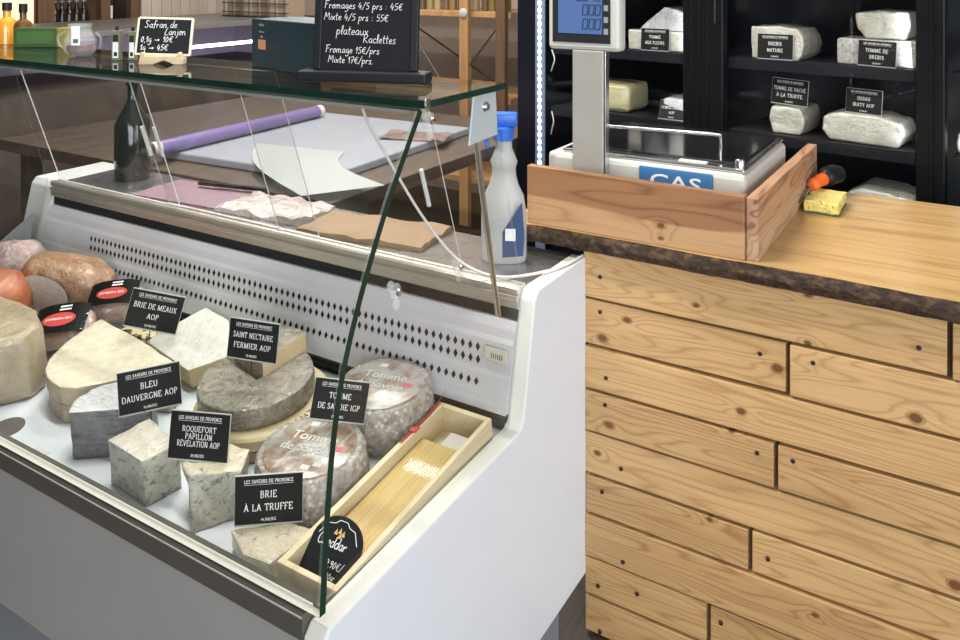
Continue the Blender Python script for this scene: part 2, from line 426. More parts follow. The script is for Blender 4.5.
# printed roman capitals: strokes of a broad nib plus serifs, (advance, strokes, serif points)
def _arc(cx, cy, rx, ry, a0, a1, n=10): return [(cx + rx * math.cos(R(a0 + (a1 - a0) * i / n)), cy + ry * math.sin(R(a0 + (a1 - a0) * i / n))) for i in range(n + 1)]
_stem = [(.13, 0), (.13, 1)]; _ss = [(.13, 0), (.13, 1)]
RC = {
 'A': (.74, [[(.36, 1), (.08, 0)], [(.36, 1), (.64, 0)], [(.19, .34), (.53, .34)]], [(.08, 0), (.64, 0)]),
 'B': (.66, [_stem, [(.13, 1)] + _arc(.32, .77, .17, .23, 90, -90) + [(.13, .54)], [(.13, .54)] + _arc(.34, .27, .22, .27, 90, -90) + [(.13, 0)]], [(.1, 0), (.1, 1)]),
 'C': (.70, [_arc(.40, .5, .33, .5, 40, 320, 16)], []),
 'D': (.76, [_stem, [(.13, 1)] + _arc(.34, .5, .35, .5, 90, -90, 14) + [(.13, 0)]], [(.1, 0), (.1, 1)]),
 'E': (.64, [_stem, [(.13, 1), (.54, 1)], [(.54, 1), (.55, .82)], [(.13, .52), (.44, .52)], [(.13, 0), (.57, 0)], [(.57, 0), (.60, .2)]], [(.1, 0), (.1, 1)]),
 'F': (.60, [_stem, [(.13, 1), (.54, 1)], [(.54, 1), (.55, .8)], [(.13, .52), (.44, .52)]], _ss),
 'G': (.76, [_arc(.40, .5, .33, .5, 42, 330, 16), [(.66, .4), (.66, .1)]], [(.63, .4)]),
 'H': (.78, [_stem, [(.65, 0), (.65, 1)], [(.13, .52), (.65, .52)]], [(.13, 0), (.13, 1), (.65, 0), (.65, 1)]),
 'I': (.34, [[(.17, 0), (.17, 1)]], [(.17, 0), (.17, 1)]),
 'J': (.40, [[(.24, 1), (.24, .15), (.14, -.08), (.03, -.05)]], [(.24, 1)]),
 'K': (.72, [_stem, [(.58, 1), (.16, .5)], [(.24, .58), (.62, 0)]], [(.13, 0), (.13, 1), (.6, 1), (.62, 0)]),
 'L': (.60, [_stem, [(.13, 0), (.54, 0)], [(.54, 0), (.57, .22)]], _ss),
 'M': (.92, [[(.13, 0), (.13, 1)], [(.13, 1), (.45, .04)], [(.45, .04), (.77, 1)], [(.79, 1), (.79, 0)]], [(.13, 0), (.10, 1), (.79, 0), (.82, 1)]),
 'N': (.76, [[(.13, 0), (.13, 1)], [(.13, 1), (.63, 0)], [(.63, 0), (.63, 1)]], [(.13, 0), (.08, 1), (.63, 1)]),
 'O': (.78, [_arc(.39, .5, .32, .5, 90, 450, 22)], []),
 'P': (.60, [_stem, [(.13, 1)] + _arc(.32, .74, .22, .26, 90, -90) + [(.13, .48)]], _ss),
 'Q': (.78, [_arc(.39, .5, .32, .5, 90, 450, 22), [(.40, .05), (.70, -.2)]], []),
 'R': (.70, [_stem, [(.13, 1)] + _arc(.32, .75, .20, .25, 90, -90) + [(.13, .5)], [(.32, .5), (.62, 0)]], [(.13, 0), (.1, 1), (.64, 0)]),
 'S': (.56, [[(.46, .82), (.38, .96), (.25, 1), (.12, .9), (.10, .74), (.2, .6), (.38, .46), (.47, .3), (.44, .1), (.28, 0), (.14, .04), (.07, .2)]], []),
 'T': (.66, [[(.33, 0), (.33, 1)], [(.05, 1), (.61, 1)], [(.05, 1), (.04, .82)], [(.61, 1), (.62, .82)]], [(.33, 0)]),
 'U': (.74, [[(.13, 1), (.13, .3), (.2, .08), (.37, 0), (.54, .08), (.61, .3), (.61, 1)]], [(.13, 1), (.61, 1)]),
 'V': (.72, [[(.08, 1), (.36, 0)], [(.36, 0), (.64, 1)]], [(.08, 1), (.64, 1)]),
 'X': (.70, [[(.08, 1), (.60, 0)], [(.60, 1), (.08, 0)]], [(.08, 0), (.6, 0), (.08, 1), (.6, 1)]),
 'Y': (.68, [[(.07, 1), (.34, .5)], [(.61, 1), (.34, .5)], [(.34, .5), (.34, 0)]], [(.07, 1), (.61, 1), (.34, 0)]),
 '0': (.54, [_arc(.27, .45, .2, .45, 90, 450, 18)], []), '1': (.4, [[(.08, .75), (.22, .9)], [(.22, .9), (.22, 0)]], [(.22, 0)]),
 '2': (.52, [[(.08, .68), (.14, .86), (.28, .9), (.42, .78), (.4, .58), (.06, 0)], [(.06, 0), (.46, .02)]], []),
 '4': (.54, [[(.36, 0), (.36, .9)], [(.36, .9), (.05, .28)], [(.05, .28), (.5, .28)]], []), '5': (.5, [[(.42, .88), (.14, .88), (.11, .5), (.3, .56), (.44, .4), (.42, .14), (.25, 0), (.07, .08)]], []),
 '7': (.5, [[(.06, .88), (.45, .88), (.2, 0)]], []), '9': (.54, [_arc(.26, .6, .19, .29, 0, 360, 14), [(.45, .6), (.4, .25), (.15, 0)]], []),
 ',': (.26, [[(.12, .06), (.06, -.16)]], []), '/': (.46, [[(.04, -.1), (.4, 1)]], []),
 '\u20ac': (.60, [_arc(.36, .45, .24, .45, 50, 310, 12), [(.02, .54), (.44, .54)], [(.02, .38), (.4, .38)]], []), ' ': (.34, [], []),
}
def roman_bm(bm, body, size, cx, cz, mat, xs=1.0, thick=0.135, thin=0.075, gap=0.10):
    """Engraved-looking roman capitals centred on cx, facing -Y in mat's frame."""
    acc = {'\u00c9': 'E', '\u00c0': 'A'}; cap = size * 0.72
    tot = sum(RC[acc.get(c, c)][0] + gap for c in body); x = cx - tot * cap * xs / 2
    def quad(p, q, w):
        p, q = Vector(p), Vector(q); d = q - p
        if d.length < 1e-9: return
        d.normalize(); e = Vector((-d.y, d.x)) * w / 2; p = p - d * 0.012; q = q + d * 0.012
        vs = [bm.verts.new(mat @ Vector((x + v.x * cap * xs, 0, cz + v.y * cap))) for v in (p + e, q + e, q - e, p - e)]
        bm.faces.new(vs)
    for ch in body:
        adv, strokes, serifs = RC[acc.get(ch, ch)]
        for st in strokes:
            for p, q in zip(st, st[1:]):
                th = math.atan2(q[1] - p[1], q[0] - p[0])
                quad(p, q, thin + (thick - thin) * abs(math.sin(th - 0.30)))
        for sx, sy in serifs:
            o_ = 0.02 if sy < 0.5 else -0.02
            quad((sx - .10, sy + o_), (sx + .10, sy + o_), 0.055)
        if ch == '\u00c9': quad((.28, 1.10), (.44, 1.24), 0.07)
        if ch == '\u00c0': quad((.26, 1.24), (.40, 1.10), 0.07)
        x += (adv + gap) * cap * xs
    return bm

# ------------------------------------------------------------------ materials
WHITE = plain('white_lacquer', (0.70, 0.74, 0.80), 0.35, var=0.02)
CREAM = plain('cream_plastic_rim', (0.66, 0.66, 0.60), 0.45, var=0.02)
GREYP = plain('grey_painted_steel', (0.30, 0.295, 0.285), 0.5, var=0.04)
RISER = plain('pale_grey_enamel', (0.56, 0.55, 0.57), 0.35, var=0.03)
DECK = plain('deck_enamel', (0.62, 0.66, 0.70), 0.3, var=0.04)
STEEL = plain('brushed_steel', (0.72, 0.68, 0.61), 0.42, 0.85, var=0.06)
STEELB = plain('satin_steel', (0.62, 0.63, 0.64), 0.22, 1.0, var=0.04)
DSTEEL = plain('dark_anodised_rail', (0.11, 0.105, 0.09), 0.42, 0.3)
BLACK = plain('black_plastic', (0.008, 0.009, 0.011), 0.45, spec=0.3)
BLACKM = plain('black_enamel', (0.005, 0.0055, 0.007), 0.35, spec=0.25)
HOLE = plain('dark_opening', (0.01, 0.01, 0.011), 0.8)
GLASS = glass('clear_glass', (0.985, 0.99, 0.985), 1.22)
GLASST = glass('glass_shelf', (0.80, 0.86, 0.83), 1.60)
ACRYL = glass('clear_acrylic', (0.975, 0.98, 0.98), 1.20)
GEDGE = plain('green_glass_edge', (0.008, 0.034, 0.024), 0.35, var=0.3, spec=0.25)
PEDGE = plain('acrylic_edge', (0.62, 0.62, 0.60), 0.25)
CLIP = plain('clear_plastic_clip', (0.70, 0.72, 0.72), 0.1, alpha=0.22)
CHALK = plain('white_chalk_ink', (0.85, 0.86, 0.86), 0.8, var=0.02)
SLATE = plain('black_slate', (0.010, 0.011, 0.014), 0.6, var=0.15, spec=0.2)
PRINT = plain('white_print', (0.80, 0.80, 0.78), 0.6, var=0.02)
CARD = plain('black_card', (0.012, 0.0125, 0.013), 0.5, var=0.1, spec=0.2)
HOLDER = plain('clear_card_holder', (0.42, 0.42, 0.40), 0.3)

# ------------------------------------------------------------------ room
FLOORM = wood('dark_plank_floor', (0.075, 0.055, 0.042), (0.03, 0.022, 0.017), 'Y', rough=0.55, island=False)
bm = newbm(); box(bm, (-6.2, -3.4, -0.06), (4.2, 5.2, 0.0)); struct('floor', bm, FLOORM)
WALLM = plain('warm_grey_plaster', (0.46, 0.385, 0.32), 0.85, var=0.08)
CEIL = plain('ceiling_paint', (0.72, 0.70, 0.67), 0.9)
bm = newbm(); box(bm, (-6.2, 4.9, 0), (4.2, 5.0, 3.1)); struct('wall_back', bm, WALLM)
bm = newbm(); box(bm, (-6.2, -3.4, 0), (-6.1, 5.0, 3.1)); struct('wall_left', bm, plain('brown_plaster', (0.11, 0.085, 0.07), 0.85, var=0.2))
bm = newbm(); box(bm, (4.1, -3.4, 0), (4.2, 5.0, 3.1)); struct('wall_right', bm, WALLM)
bm = newbm(); box(bm, (-6.2, -3.4, 3.05), (4.2, 5.0, 3.15)); struct('ceiling', bm, CEIL)
bm = newbm()
box(bm, (-6.2, -3.4, 0), (-0.2, -3.3, 3.1)); box(bm, (3.6, -3.4, 0), (4.2, -3.3, 3.1))
box(bm, (-0.2, -3.4, 0), (3.6, -3.3, 0.5)); box(bm, (-0.2, -3.4, 2.9), (3.6, -3.3, 3.1))
struct('wall_front', bm, plain('dark_front_wall', (0.12, 0.095, 0.08), 0.8, var=0.15))
bm = newbm()
for x in (-0.2, 1.05, 2.3, 3.54): box(bm, (x, -3.38, 0.5), (x + 0.06, -3.32, 2.9))
box(bm, (-0.2, -3.38, 0.5), (3.6, -3.32, 0.56)); box(bm, (-0.2, -3.38, 2.84), (3.6, -3.32, 2.9))
wnd = struct('window_1', bm, plain('window_frame', (0.5, 0.5, 0.5), 0.4))
bm = newbm(); box(bm, (-0.14, -3.352, 0.56), (3.54, -3.348, 2.84)); obj('window_pane', bm, GLASS, wnd)

# ------------------------------------------------------------------ cheese display case
XR, XI, XL, XLO = -0.805, -0.842, -2.52, -2.645
case = thing('cheese_display_case', 'white refrigerated cheese counter with slanted glass front and steel rear shelf', 'display case', (-1.69, 1.3, 0))
prof = [(0.885, 0.55), (0.885, 0.590), (0.899, 0.606), (1.462, 0.621), (1.478, 0.632), (1.530, 0.862), (1.545, 0.880), (1.785, 0.880), (1.785, 0.14), (1.06, 0.14)]
def side_panel(x0, x1):
    bm = newbm(); prism(bm, prof, x0, x1, 'X', 0, 0.004)
    return bm
bm = side_panel(XI, XR)
for f in bm.faces:
    f.normal_update()
    if abs(f.normal.x) < 0.8: f.material_index = 1
obj('side_panel', bm, [WHITE, CREAM], case)
bm = side_panel(XLO, XL)
for f in bm.faces:
    f.normal_update()
    if abs(f.normal.x) < 0.8: f.material_index = 1
obj('side_panel', bm, [WHITE, plain('white_rim', (0.62, 0.63, 0.61), 0.4)], case)
# front fascia, plinth
bm = newbm(); prism(bm, [(0.893, 0.5825), (0.893, 0.31), (0.93, 0.31), (0.93, 0.5825)], XL - 0.002, XI + 0.002, 'X', 0, 0.002)
obj('front_panel', bm, GREYP, case)
bm = newbm(); box(bm, (XL, 0.985, 0.0), (-0.835, 1.70, 0.30)); box(bm, (XL, 0.935, 0.14), (XI, 0.985, 0.308))
obj('pedestal', bm, plain('blue_grey_base', (0.20, 0.215, 0.24), 0.5), case)
# front rail
bm = newbm()
prism(bm, [(0.884, 0.583), (0.884, 0.617), (0.887, 0.621), (0.895, 0.621), (0.896, 0.616), (0.908, 0.616), (0.910, 0.620), (0.928, 0.612), (0.928, 0.55), (0.915, 0.55), (0.915, 0.583)], XL, XI - 0.001, 'X', 0, 0.0006)
fr = obj('front_rail', bm, DSTEEL, case)
bm = newbm(); box(bm, (XL, 0.8962, 0.6162), (XI - 0.002, 0.9075, 0.6225)); obj('rail_seal', bm, plain('cream_seal', (0.70, 0.68, 0.60), 0.5), fr)
bm = newbm(); box(bm, (XL, 0.8828, 0.6155), (XI - 0.002, 0.8842, 0.6175), 0); obj('rail_trim', bm, plain('dull_trim', (0.42, 0.40, 0.36), 0.5), fr)
# deck: slopes down to the front; goods are laid out in its frame (x, distance up the slope, height)
SL = math.atan(0.11)
DM = Matrix.Translation((0, 0.955, 0.545)) @ Matrix.Rotation(SL, 4, 'X')
bm = newbm(); box(bm, (XL, -0.027, -0.025), (XI, 0.57, 0.0), 0, 0.002, DM)
dk = obj('deck', bm, DECK, case)
bm = newbm(); lathe(bm, [(0, 0.0), (0.036, 0.0), (0.036, 0.0015), (0, 0.0015)], (-1.828, 0.048, 0.0001), 28, 0, mat=DM); obj('drain_cover', bm, plain('grey_plug', (0.10, 0.09, 0.085), 0.6), dk, True)
bm = newbm(); box(bm, (-1.70, 0.020, 0.0002), (-1.66, 0.045, 0.0012), 0, 0, DM); obj('deck_sticker', bm, plain('pale_sticker', (0.6, 0.58, 0.55), 0.5), dk)
# perforated back panel
bm = newbm()
bp = [(1.521, 0.812), (1.512, 0.795), (1.5085, 0.778), (1.5005, 0.770), (1.492, 0.712), (1.487, 0.704), (1.474, 0.660), (1.468, 0.640), (1.488, 0.640), (1.52, 0.770), (1.535, 0.812)]
prism(bm, bp, XL, XI, 'X', 0, 0)
def riser_pt(x, z, off=0.0012):
    for (y0, z0), (y1, z1) in zip(bp, bp[1:]):
        if z1 <= z <= z0: return Vector((x, y0 + (y1 - y0) * (z - z0) / (z1 - z0) - off, z))
def diamond(x, z, w=0.0056, h=0.0092):
    vs = [bm.verts.new(riser_pt(x + a, z + b)) for a, b in ((0, h), (w, 0), (0, -h), (-w, 0))]
    bm.faces.new(vs).material_index = 1
n = 72
for i in range(n):
    x = -2.275 + i * (1.35 / (n - 1))
    diamond(x, 0.752); diamond(x + 0.003, 0.727); diamond(x + 0.006, 0.687, 0.0056, 0.0080)
obj('perforated_back_panel', bm, [RISER, HOLE], case)
bm = newbm()
box(bm, (XL, 1.530, 0.803), (XI, 1.545, 0.842), 0)
box(bm, (XL, 1.482, 0.585), (XI, 1.50, 0.640), 0)
for k in range(3): box(bm, (XL, 1.4795, 0.602 + k * 0.013), (XI, 1.4825, 0.604 + k * 0.013), 1)
obj('air_grille', bm, [HOLE, plain('grille_bar', (0.05, 0.05, 0.05), 0.4)], case)
bm = newbm(); box(bm, (-0.902, 1.487, 0.735), (-0.850, 1.491, 0.762), 0, 0.001)
for k in range(6): box(bm, (-0.886 + k * 0.005, 1.4862, 0.741), (-0.885 + k * 0.005, 1.4872, 0.752), 1)
obj('thermometer_strip', bm, [plain('ivory_strip', (0.62, 0.60, 0.50), 0.4), HOLE], case)
# steel rear rail and worktop
bm = newbm()
prism(bm, [(1.524, 0.838), (1.519, 0.842), (1.519, 0.856), (1.516, 0.860), (1.516, 0.8665), (1.523, 0.868), (1.523, 0.872), (1.518, 0.874), (1.518, 0.882), (1.523, 0.886), (1.536, 0.886), (1.538, 0.881), (1.542, 0.881), (1.544, 0.886), (1.552, 0.886), (1.552, 0.838)], XL, XI, 'X')
obj('rear_rail', bm, STEEL, case, 30)
bm = newbm(); box(bm, (XL, 1.552, 0.857), (XI, 1.785, 0.878), 0, 0.001)
obj('rear_worktop', bm, plain('worn_steel', (0.42, 0.42, 0.43), 0.28, 0.9, var=0.12), case)
bm = newbm(); box(bm, (XL, 1.74, 0.30), (XI, 1.78, 0.856)); obj('rear_housing', bm, GREYP, case)
# glass
def pane(outline, axis, a0, a1, edge=GEDGE, face=GLASS, name='glass'):
    bm = newbm(); prism(bm, outline, a0, a1, axis)
    for f in bm.faces:
        f.normal_update()
        k = abs(f.normal.x) if axis == 'X' else None
        f.material_index = 0
    return bm
def slab(bm, p0, u, v, nrm, t, edge_mi=1):
    """Pane from corner p0 spanned by u, v with thickness t along nrm: big faces 0, rims edge_mi."""
    p0, u, v, nrm = map(Vector, (p0, u, v, nrm)); nrm.normalize()
    a = [p0, p0 + u, p0 + u + v, p0 + v]; b = [p + nrm * t for p in a]
    A = [bm.verts.new(p) for p in a]; B = [bm.verts.new(p) for p in b]
    bm.faces.new(A).material_index = 0; bm.faces.new(B).material_index = 0
    for i in range(4): bm.faces.new((A[i], A[(i + 1) % 4], B[(i + 1) % 4], B[i])).material_index = edge_mi
# the front pane is gently curved: steep near the rail, leaning back towards the shelf
GP = [Vector((0, y, z)) for y, z in ((0.8900, 0.624), (0.8945, 0.690), (0.9010, 0.770), (0.9125, 0.860), (0.9330, 0.950), (0.9640, 1.030), (1.0000, 1.104), (1.0420, 1.180), (1.0870, 1.250), (1.1320, 1.3175))]
GP = spline(GP, 4)
def glass_rows(off):
    out = []
    for i, p in enumerate(GP):
        d = (GP[min(i + 1, len(GP) - 1)] - GP[max(i - 1, 0)]).normalized()
        out.append(p + Vector((0, d.z, -d.y)) * off)
    return out
bm = newbm(); rows = []
for off in (0.0, 0.013): rows.append([[bm.verts.new((x, p.y, p.z)) for p in glass_rows(off)] for x in (XL, XI + 0.026)])
n_ = len(GP)
for q in rows:
    for i in range(n_ - 1): bm.faces.new((q[0][i], q[1][i], q[1][i + 1], q[0][i + 1])).material_index = 0
for k in (0, 1):
    for i in range(n_ - 1): bm.faces.new((rows[0][k][i], rows[0][k][i + 1], rows[1][k][i + 1], rows[1][k][i])).material_index = 1
for i in (0, n_ - 1): bm.faces.new((rows[0][0][i], rows[0][1][i], rows[1][1][i], rows[1][0][i])).material_index = 2 if i == 0 else 1
obj('front_glass', bm, [GLASS, GEDGE, plain('cream_seal', (0.70, 0.68, 0.60), 0.5)], case, 30)
bm = newbm(); slab(bm, (XLO, 1.132, 1.318), (XR - XLO, 0, 0), (0, 0.275, 0), (0, 0, 1), 0.012)
tg = obj('top_glass', bm, [GLASST, GEDGE], case)
bm = newbm(); box(bm, (XL, 1.142, 1.305), (XI, 1.146, 1.3178)); obj('edge_strip', bm, plain('grey_clear_strip', (0.34, 0.36, 0.34), 0.3, alpha=0.6), case)  # grey half-clear strip just under the front edge of the top glass
for lx, nm in ((-0.834, 'side_glass'), (-2.545, 'side_glass')):
    pts = [(0.908, 0.623), (0.920, 0.760), (0.934, 0.860), (0.956, 0.950), (0.988, 1.030), (1.024, 1.104), (1.066, 1.180), (1.112, 1.252), (1.158, 1.316), (1.398, 1.316), (1.524, 0.884), (1.466, 0.623)]
    bm = newbm(); prism(bm, pts, lx - 0.003, lx + 0.003, 'X')
    for f in bm.faces:
        f.normal_update(); f.material_index = 0 if abs(f.normal.x) > 0.8 else 1
    obj(nm, bm, [ACRYL, plain('faint_glass_edge', (0.45, 0.50, 0.47), 0.3, alpha=0.22)], case)
# rear sliding doors
def rear_door(x0, x1, off):
    bm = newbm()
    p0 = Vector((x0, 1.548 + off - 0.01, 0.888)); v = Vector((0, -0.15, 0.425))
    slab(bm, p0, (x1 - x0, 0, 0), v, (0, 0.943, 0.333), 0.003)
    d = obj('sliding_door', bm, [ACRYL, PEDGE], case)
    hx = x0 + 0.05 if off > 0 else x1 - 0.05
    bm = newbm(); c = p0 + v * 0.45 + Vector((hx - x0, -0.004, 0.0)); dv = v.normalized() * 0.045
    tube(bm, [c - dv, c + dv], 0.005, 8); obj('finger_grip', bm, PEDGE, d, True)
rear_door(-2.50, -1.93, 0.0); rear_door(-1.99, -1.42, 0.009); rear_door(-1.55, -0.99, 0.0)
# metal post, bracket, bolts and clear clips at the right end
bm = newbm()
prism(bm, [(1.325, 1.318), (1.405, 1.318), (1.412, 1.226), (1.308, 1.222)], -0.8305, -0.8265, 'X', 0, 0.0015)
br = obj('glass_bracket', bm, plain('pale_bracket', (0.52, 0.58, 0.62), 0.4, 0.2), case)
bm = newbm(); lathe(bm, [(0, 0.007), (0.006, 0.007), (0.0105, 0.002), (0.011, 0)], (0, 0, 0), 20, 0, mat=Matrix.Translation((-0.8265, 1.365, 1.287)) @ Matrix.Rotation(R(90), 4, 'Y')); obj('bracket_bolt', bm, STEELB, br, True)
bm = newbm(); tube(bm, [(-0.850, 1.365, 1.24), (-0.856, 1.415, 1.05), (-0.862, 1.475, 0.84)], 0.006, 12); obj('support_rod', bm, STEELB, case, True)
def clip(c, s=1.0):
    bm = newbm()
    for (dx, dy, dz, r) in ((0, 0, 0, .016), (0, .004, -.024, .012), (0, -.014, .014, .010)):
        b2 = bmesh.new(); bmesh.ops.create_icosphere(b2, subdivisions=2, radius=r * s)
        for v in b2.verts: v.co.x *= 0.5
        merge(bm, b2, 0, Matrix.Translation(Vector(c) + Vector((dx, dy, dz)) * s))
    o = obj('glass_clip', bm, CLIP, case, True)
    bm = newbm(); lathe(bm, [(0, 0.004), (0.006 * s, 0.003), (0.007 * s, 0)], (0, 0, 0), 14, 0, mat=Matrix.Translation(Vector(c) + Vector((0.008 * s, 0, 0))) @ Matrix.Rotation(R(90), 4, 'Y')); obj('clip_screw', bm, STEELB, o, True)
clip((-0.826, 1.175, 1.290)); clip((-0.826, 1.080, 1.026), 0.9); clip((-0.985, 1.512, 0.905), 1.0)
# corner block where front and top glass meet
bm = newbm(); box(bm, (-0.822, 1.134, 1.318), (-0.803, 1.150, 1.334), 0, 0.003); obj('glass_corner_joint', bm, STEELB, case)

# ------------------------------------------------------------------ wooden sales counter
ROWS = [0.896, 0.785, 0.675, 0.573, 0.475, 0.375, 0.284, 0.183, 0.092, 0.004]
JOIN = [-0.065, -0.355, None, -0.378, None, -0.431, None, -0.519, None]
KN = [(-0.703, .754, .014), (-0.763, .699, .017), (-0.374, .727, .017), (-0.313, .893, .011), (-0.314, .795, .010), (-0.543, .823, .009),
      (-0.12, .697, .018), (-0.447, .62, .013), (-0.467, .572, .009), (-0.745, .505, .017), (-0.775, .43, .012), (-0.514, .367, .010),
      (-0.054, .403, .018), (-0.30, .25, .010), (-0.22, .185, .012), (0.05, .55, .016), (0.2, .75, .016)]
PINE = wood('knotty_pine_cladding', (0.60, 0.385, 0.175), (0.29, 0.135, 0.045), 'X', rings=10.5, knots=KN, rough=0.42, var=0.25, coat=0.15, line=0.72, sharp=2.0)
counter = thing('sales_counter', 'wooden shop counter clad in horizontal knotty pine planks', 'counter', (0.2, 2.1, 0))
bm = newbm(); box(bm, (-0.800, 1.800, 0.0), (1.20, 2.40, 0.899)); obj('counter_body', bm, plain('dark_backing_board', (0.11, 0.065, 0.035), 0.8), counter)
bm = newbm(); rr = random.Random(3)
for i in range(9):
    z1, z0 = ROWS[i] - 0.002, ROWS[i + 1] + 0.0050
    segs = [(-0.806, 1.21)] if JOIN[i] is None else [(-0.806 + rr.uniform(-.004, .002), JOIN[i] - 0.003), (JOIN[i] + 0.006, 1.21)]
    for x0, x1 in segs:
        dy = rr.uniform(-0.006, 0.004)
        prism(bm, [(x0, z0 + rr.uniform(-.0015, .0015)), (x1, z0 + rr.uniform(-.001, .002)), (x1, z1 + rr.uniform(-.002, .001)), (x0, z1)], 1.779 + dy, 1.7995, 'Y', 0, 0.0022)
clad = obj('plank_cladding', bm, PINE, counter)
SCREW = plain('dark_screw_head', (0.035, 0.025, 0.018), 0.5, 0.4)
NAILS = [(600,277),(600,312),(760,354),(813,363),(919,348),(606,378),(605,405),(757,453),(793,461),(621,469),(602,492),(768,559),(623,562),(598,586),(637,594),(721,623),(600,632)]
def on_front(px, py, y=1.778):
    u = (px - 480) / 830.0; v = (py + 30) / 830.0
    th = R(31.565); dx = -math.sin(th) + u * math.cos(th); dy = math.cos(th) + u * math.sin(th)
    t = y / dy
    return (t * dx, y, 1.55 - t * v)
scr = None
for px, py in NAILS:
    x, y, z = on_front(px, py)
    if scr is None:
        bm = newbm(); lathe(bm, [(0, 0.004), (0.0035, 0.004), (0.0048, 0.001), (0.0048, 0)], (0, 0, 0), 12, 0, mat=Matrix.Rotation(R(90), 4, 'X'))
        scr = obj('screw', bm, SCREW, clad); o = scr
    else:
        o = scr.copy(); COL.objects.link(o); o.parent = clad
    o.location = (x, 1.7785, z)

# live edge slab
TOPW = wood('waxed_slab_wood', (0.58, 0.37, 0.155), (0.33, 0.17, 0.058), 'X', rings=2.6, rough=0.30, island=False, shift=2.3, coat=0.35)
t = NT('tree_bark')
n1 = t.noise(1.0, t.scale(t.co(), (38, 60, 60)), detail=8, rough=0.7); v1 = t.vor(70)
t.set(color=t.ramp(n1, [(0.34, (0.008, 0.0045, 0.0025)), (0.5, (0.050, 0.027, 0.014)), (0.64, (0.125, 0.073, 0.040)), (0.8, (0.24, 0.165, 0.11))]), rough=0.85,
      normal=t.bump(t.math('ADD', n1, t.math('MULTIPLY', v1, 0.4)), 1.0, 0.008))
BARK = t.m
top = thing('live_edge_countertop', 'thick wooden slab with rough bark edge on the plank counter', 'countertop', (0.1, 2.1, 0.9))
front = []
for i in range(90):
    x = -1.0 + i * 2.3 / 89
    e = 0.006 * noise.noise(Vector((x * 5, 0, 0))) + 0.003 * noise.noise(Vector((x * 22, 3, 0)))
    front.append((x, 1.765 + e - 0.02 * max(0, min(1, (-0.92 - x) / 0.08))))
outline = [(-1.012, 1.79), (-1.006, 1.756)] + front[1:] + [(1.3, 2.47), (-0.98, 2.47)]
bm = newbm(); prism(bm, outline, 0.9005, 0.940, 'Z', 0); obj('slab', bm, TOPW, top)
def bark_fn(u, v):
    i = u * (len(front) - 1); k = min(int(i), len(front) - 2); f = i - k
    x = front[k][0] * (1 - f) + front[k + 1][0] * f; y = front[k][1] * (1 - f) + front[k + 1][1] * f
    ang = v * math.pi
    p = Vector((x, y - 0.013 * math.sin(ang) ** 0.7, 0.9395 - 0.040 * v + 0.0 * ang))
    d = 0.005 * noise.noise(p * 55) + 0.005 * noise.noise(p * 24) + 0.003 * noise.noise(p * 130)
    p.y += d * (0.3 + math.sin(ang)) - 0.001
    if v == 1: p.z += 0.003 * noise.noise(Vector((x * 30, 1, 1)))
    return p
bm = newbm(); grid(bm, bark_fn, 420, 10)
e0 = bark_fn(0, 0)
def bark_end(u, v):
    a = bark_fn(0, v)
    p = Vector((-1.012 - 0.006 * math.sin(v * math.pi), 1.745 + 0.13 * u, a.z))
    p.x += 0.006 * noise.noise(p * 40) + 0.010 * u ** 2
    return a.lerp(p, min(1, u * 8))
grid(bm, bark_end, 24, 10)
obj('bark', bm, BARK, top, 60, 'rough dark brown bark edge')

# boards standing on the counter around the scale
BW = wood('sawn_board', (0.50, 0.31, 0.155), (0.32, 0.155, 0.07), 'X', rings=4.5, heart=(1.016, (0.27, 0.125, 0.055), (0.16, 0.062, 0.026)), rough=0.5, island=False, shift=5.1, knots=[(-0.62, 0.985, 0.012), (-0.62, 0.957, 0.008)])
bm = newbm(); prism(bm, [(-0.955, 0.9405), (-0.4385, 0.9405), (-0.4385, 1.0745), (-0.955, 1.0775)], 1.772, 1.794, 'Y', 0, 0.002)
tag(obj('wooden_board', bm, BW), 'long pine board standing on edge in front of the weighing scale', 'board')
BW2 = wood('striped_board', (0.50, 0.33, 0.20), (0.29, 0.14, 0.075), 'Y', rings=8.0, line=0.8, heart=(1.010, (0.40, 0.22, 0.125), (0.15, 0.06, 0.032)), rough=0.5, island=False, shift=1.7)
bm = newbm(); prism(bm, [(1.779, 0.9405), (2.47, 0.9405), (2.47, 1.063), (1.779, 1.072)], -0.4365, -0.412, 'X', 0, 0.002)
tag(obj('wooden_board', bm, BW2), 'striped pine board standing on edge between the scale and the sponge', 'board')

# ------------------------------------------------------------------ weighing scale
SCP = plain('ivory_plastic', (0.50, 0.50, 0.46), 0.4, var=0.03)
sc = thing('weighing_scale', 'grey and steel shop scale with blue name plate and pole display', 'scale', (-0.68, 2.05, 0.941))
bm = newbm()
box(bm, (-0.935, 1.87, 0.950), (-0.460, 2.30, 1.094), 0, 0.012)
box(bm, (-1.03, 2.03, 0.955), (-0.90, 2.32, 1.055), 0, 0.010)
bo = obj('housing', bm, SCP, sc)
for x in (-0.88, -0.51):
    for y in (1.92, 2.25):
        bm = newbm(); lathe(bm, [(0, 0), (0.02, 0), (0.02, 0.012), (0, 0.012)], (x, y, 0.9405), 16); obj('foot', bm, BLACK, sc)
bm = newbm()
box(bm, (-0.915, 1.885, 1.0942), (-0.466, 2.295, 1.104), 0, 0.004)
obj('platter_rim', bm, STEELB, sc)
bm = newbm(); box(bm, (-0.90, 1.925, 1.1042), (-0.482, 2.285, 1.109), 0, 0.003)
obj('platter', bm, plain('dark_mirror_steel', (0.10, 0.10, 0.11), 0.12, 0.9), sc)
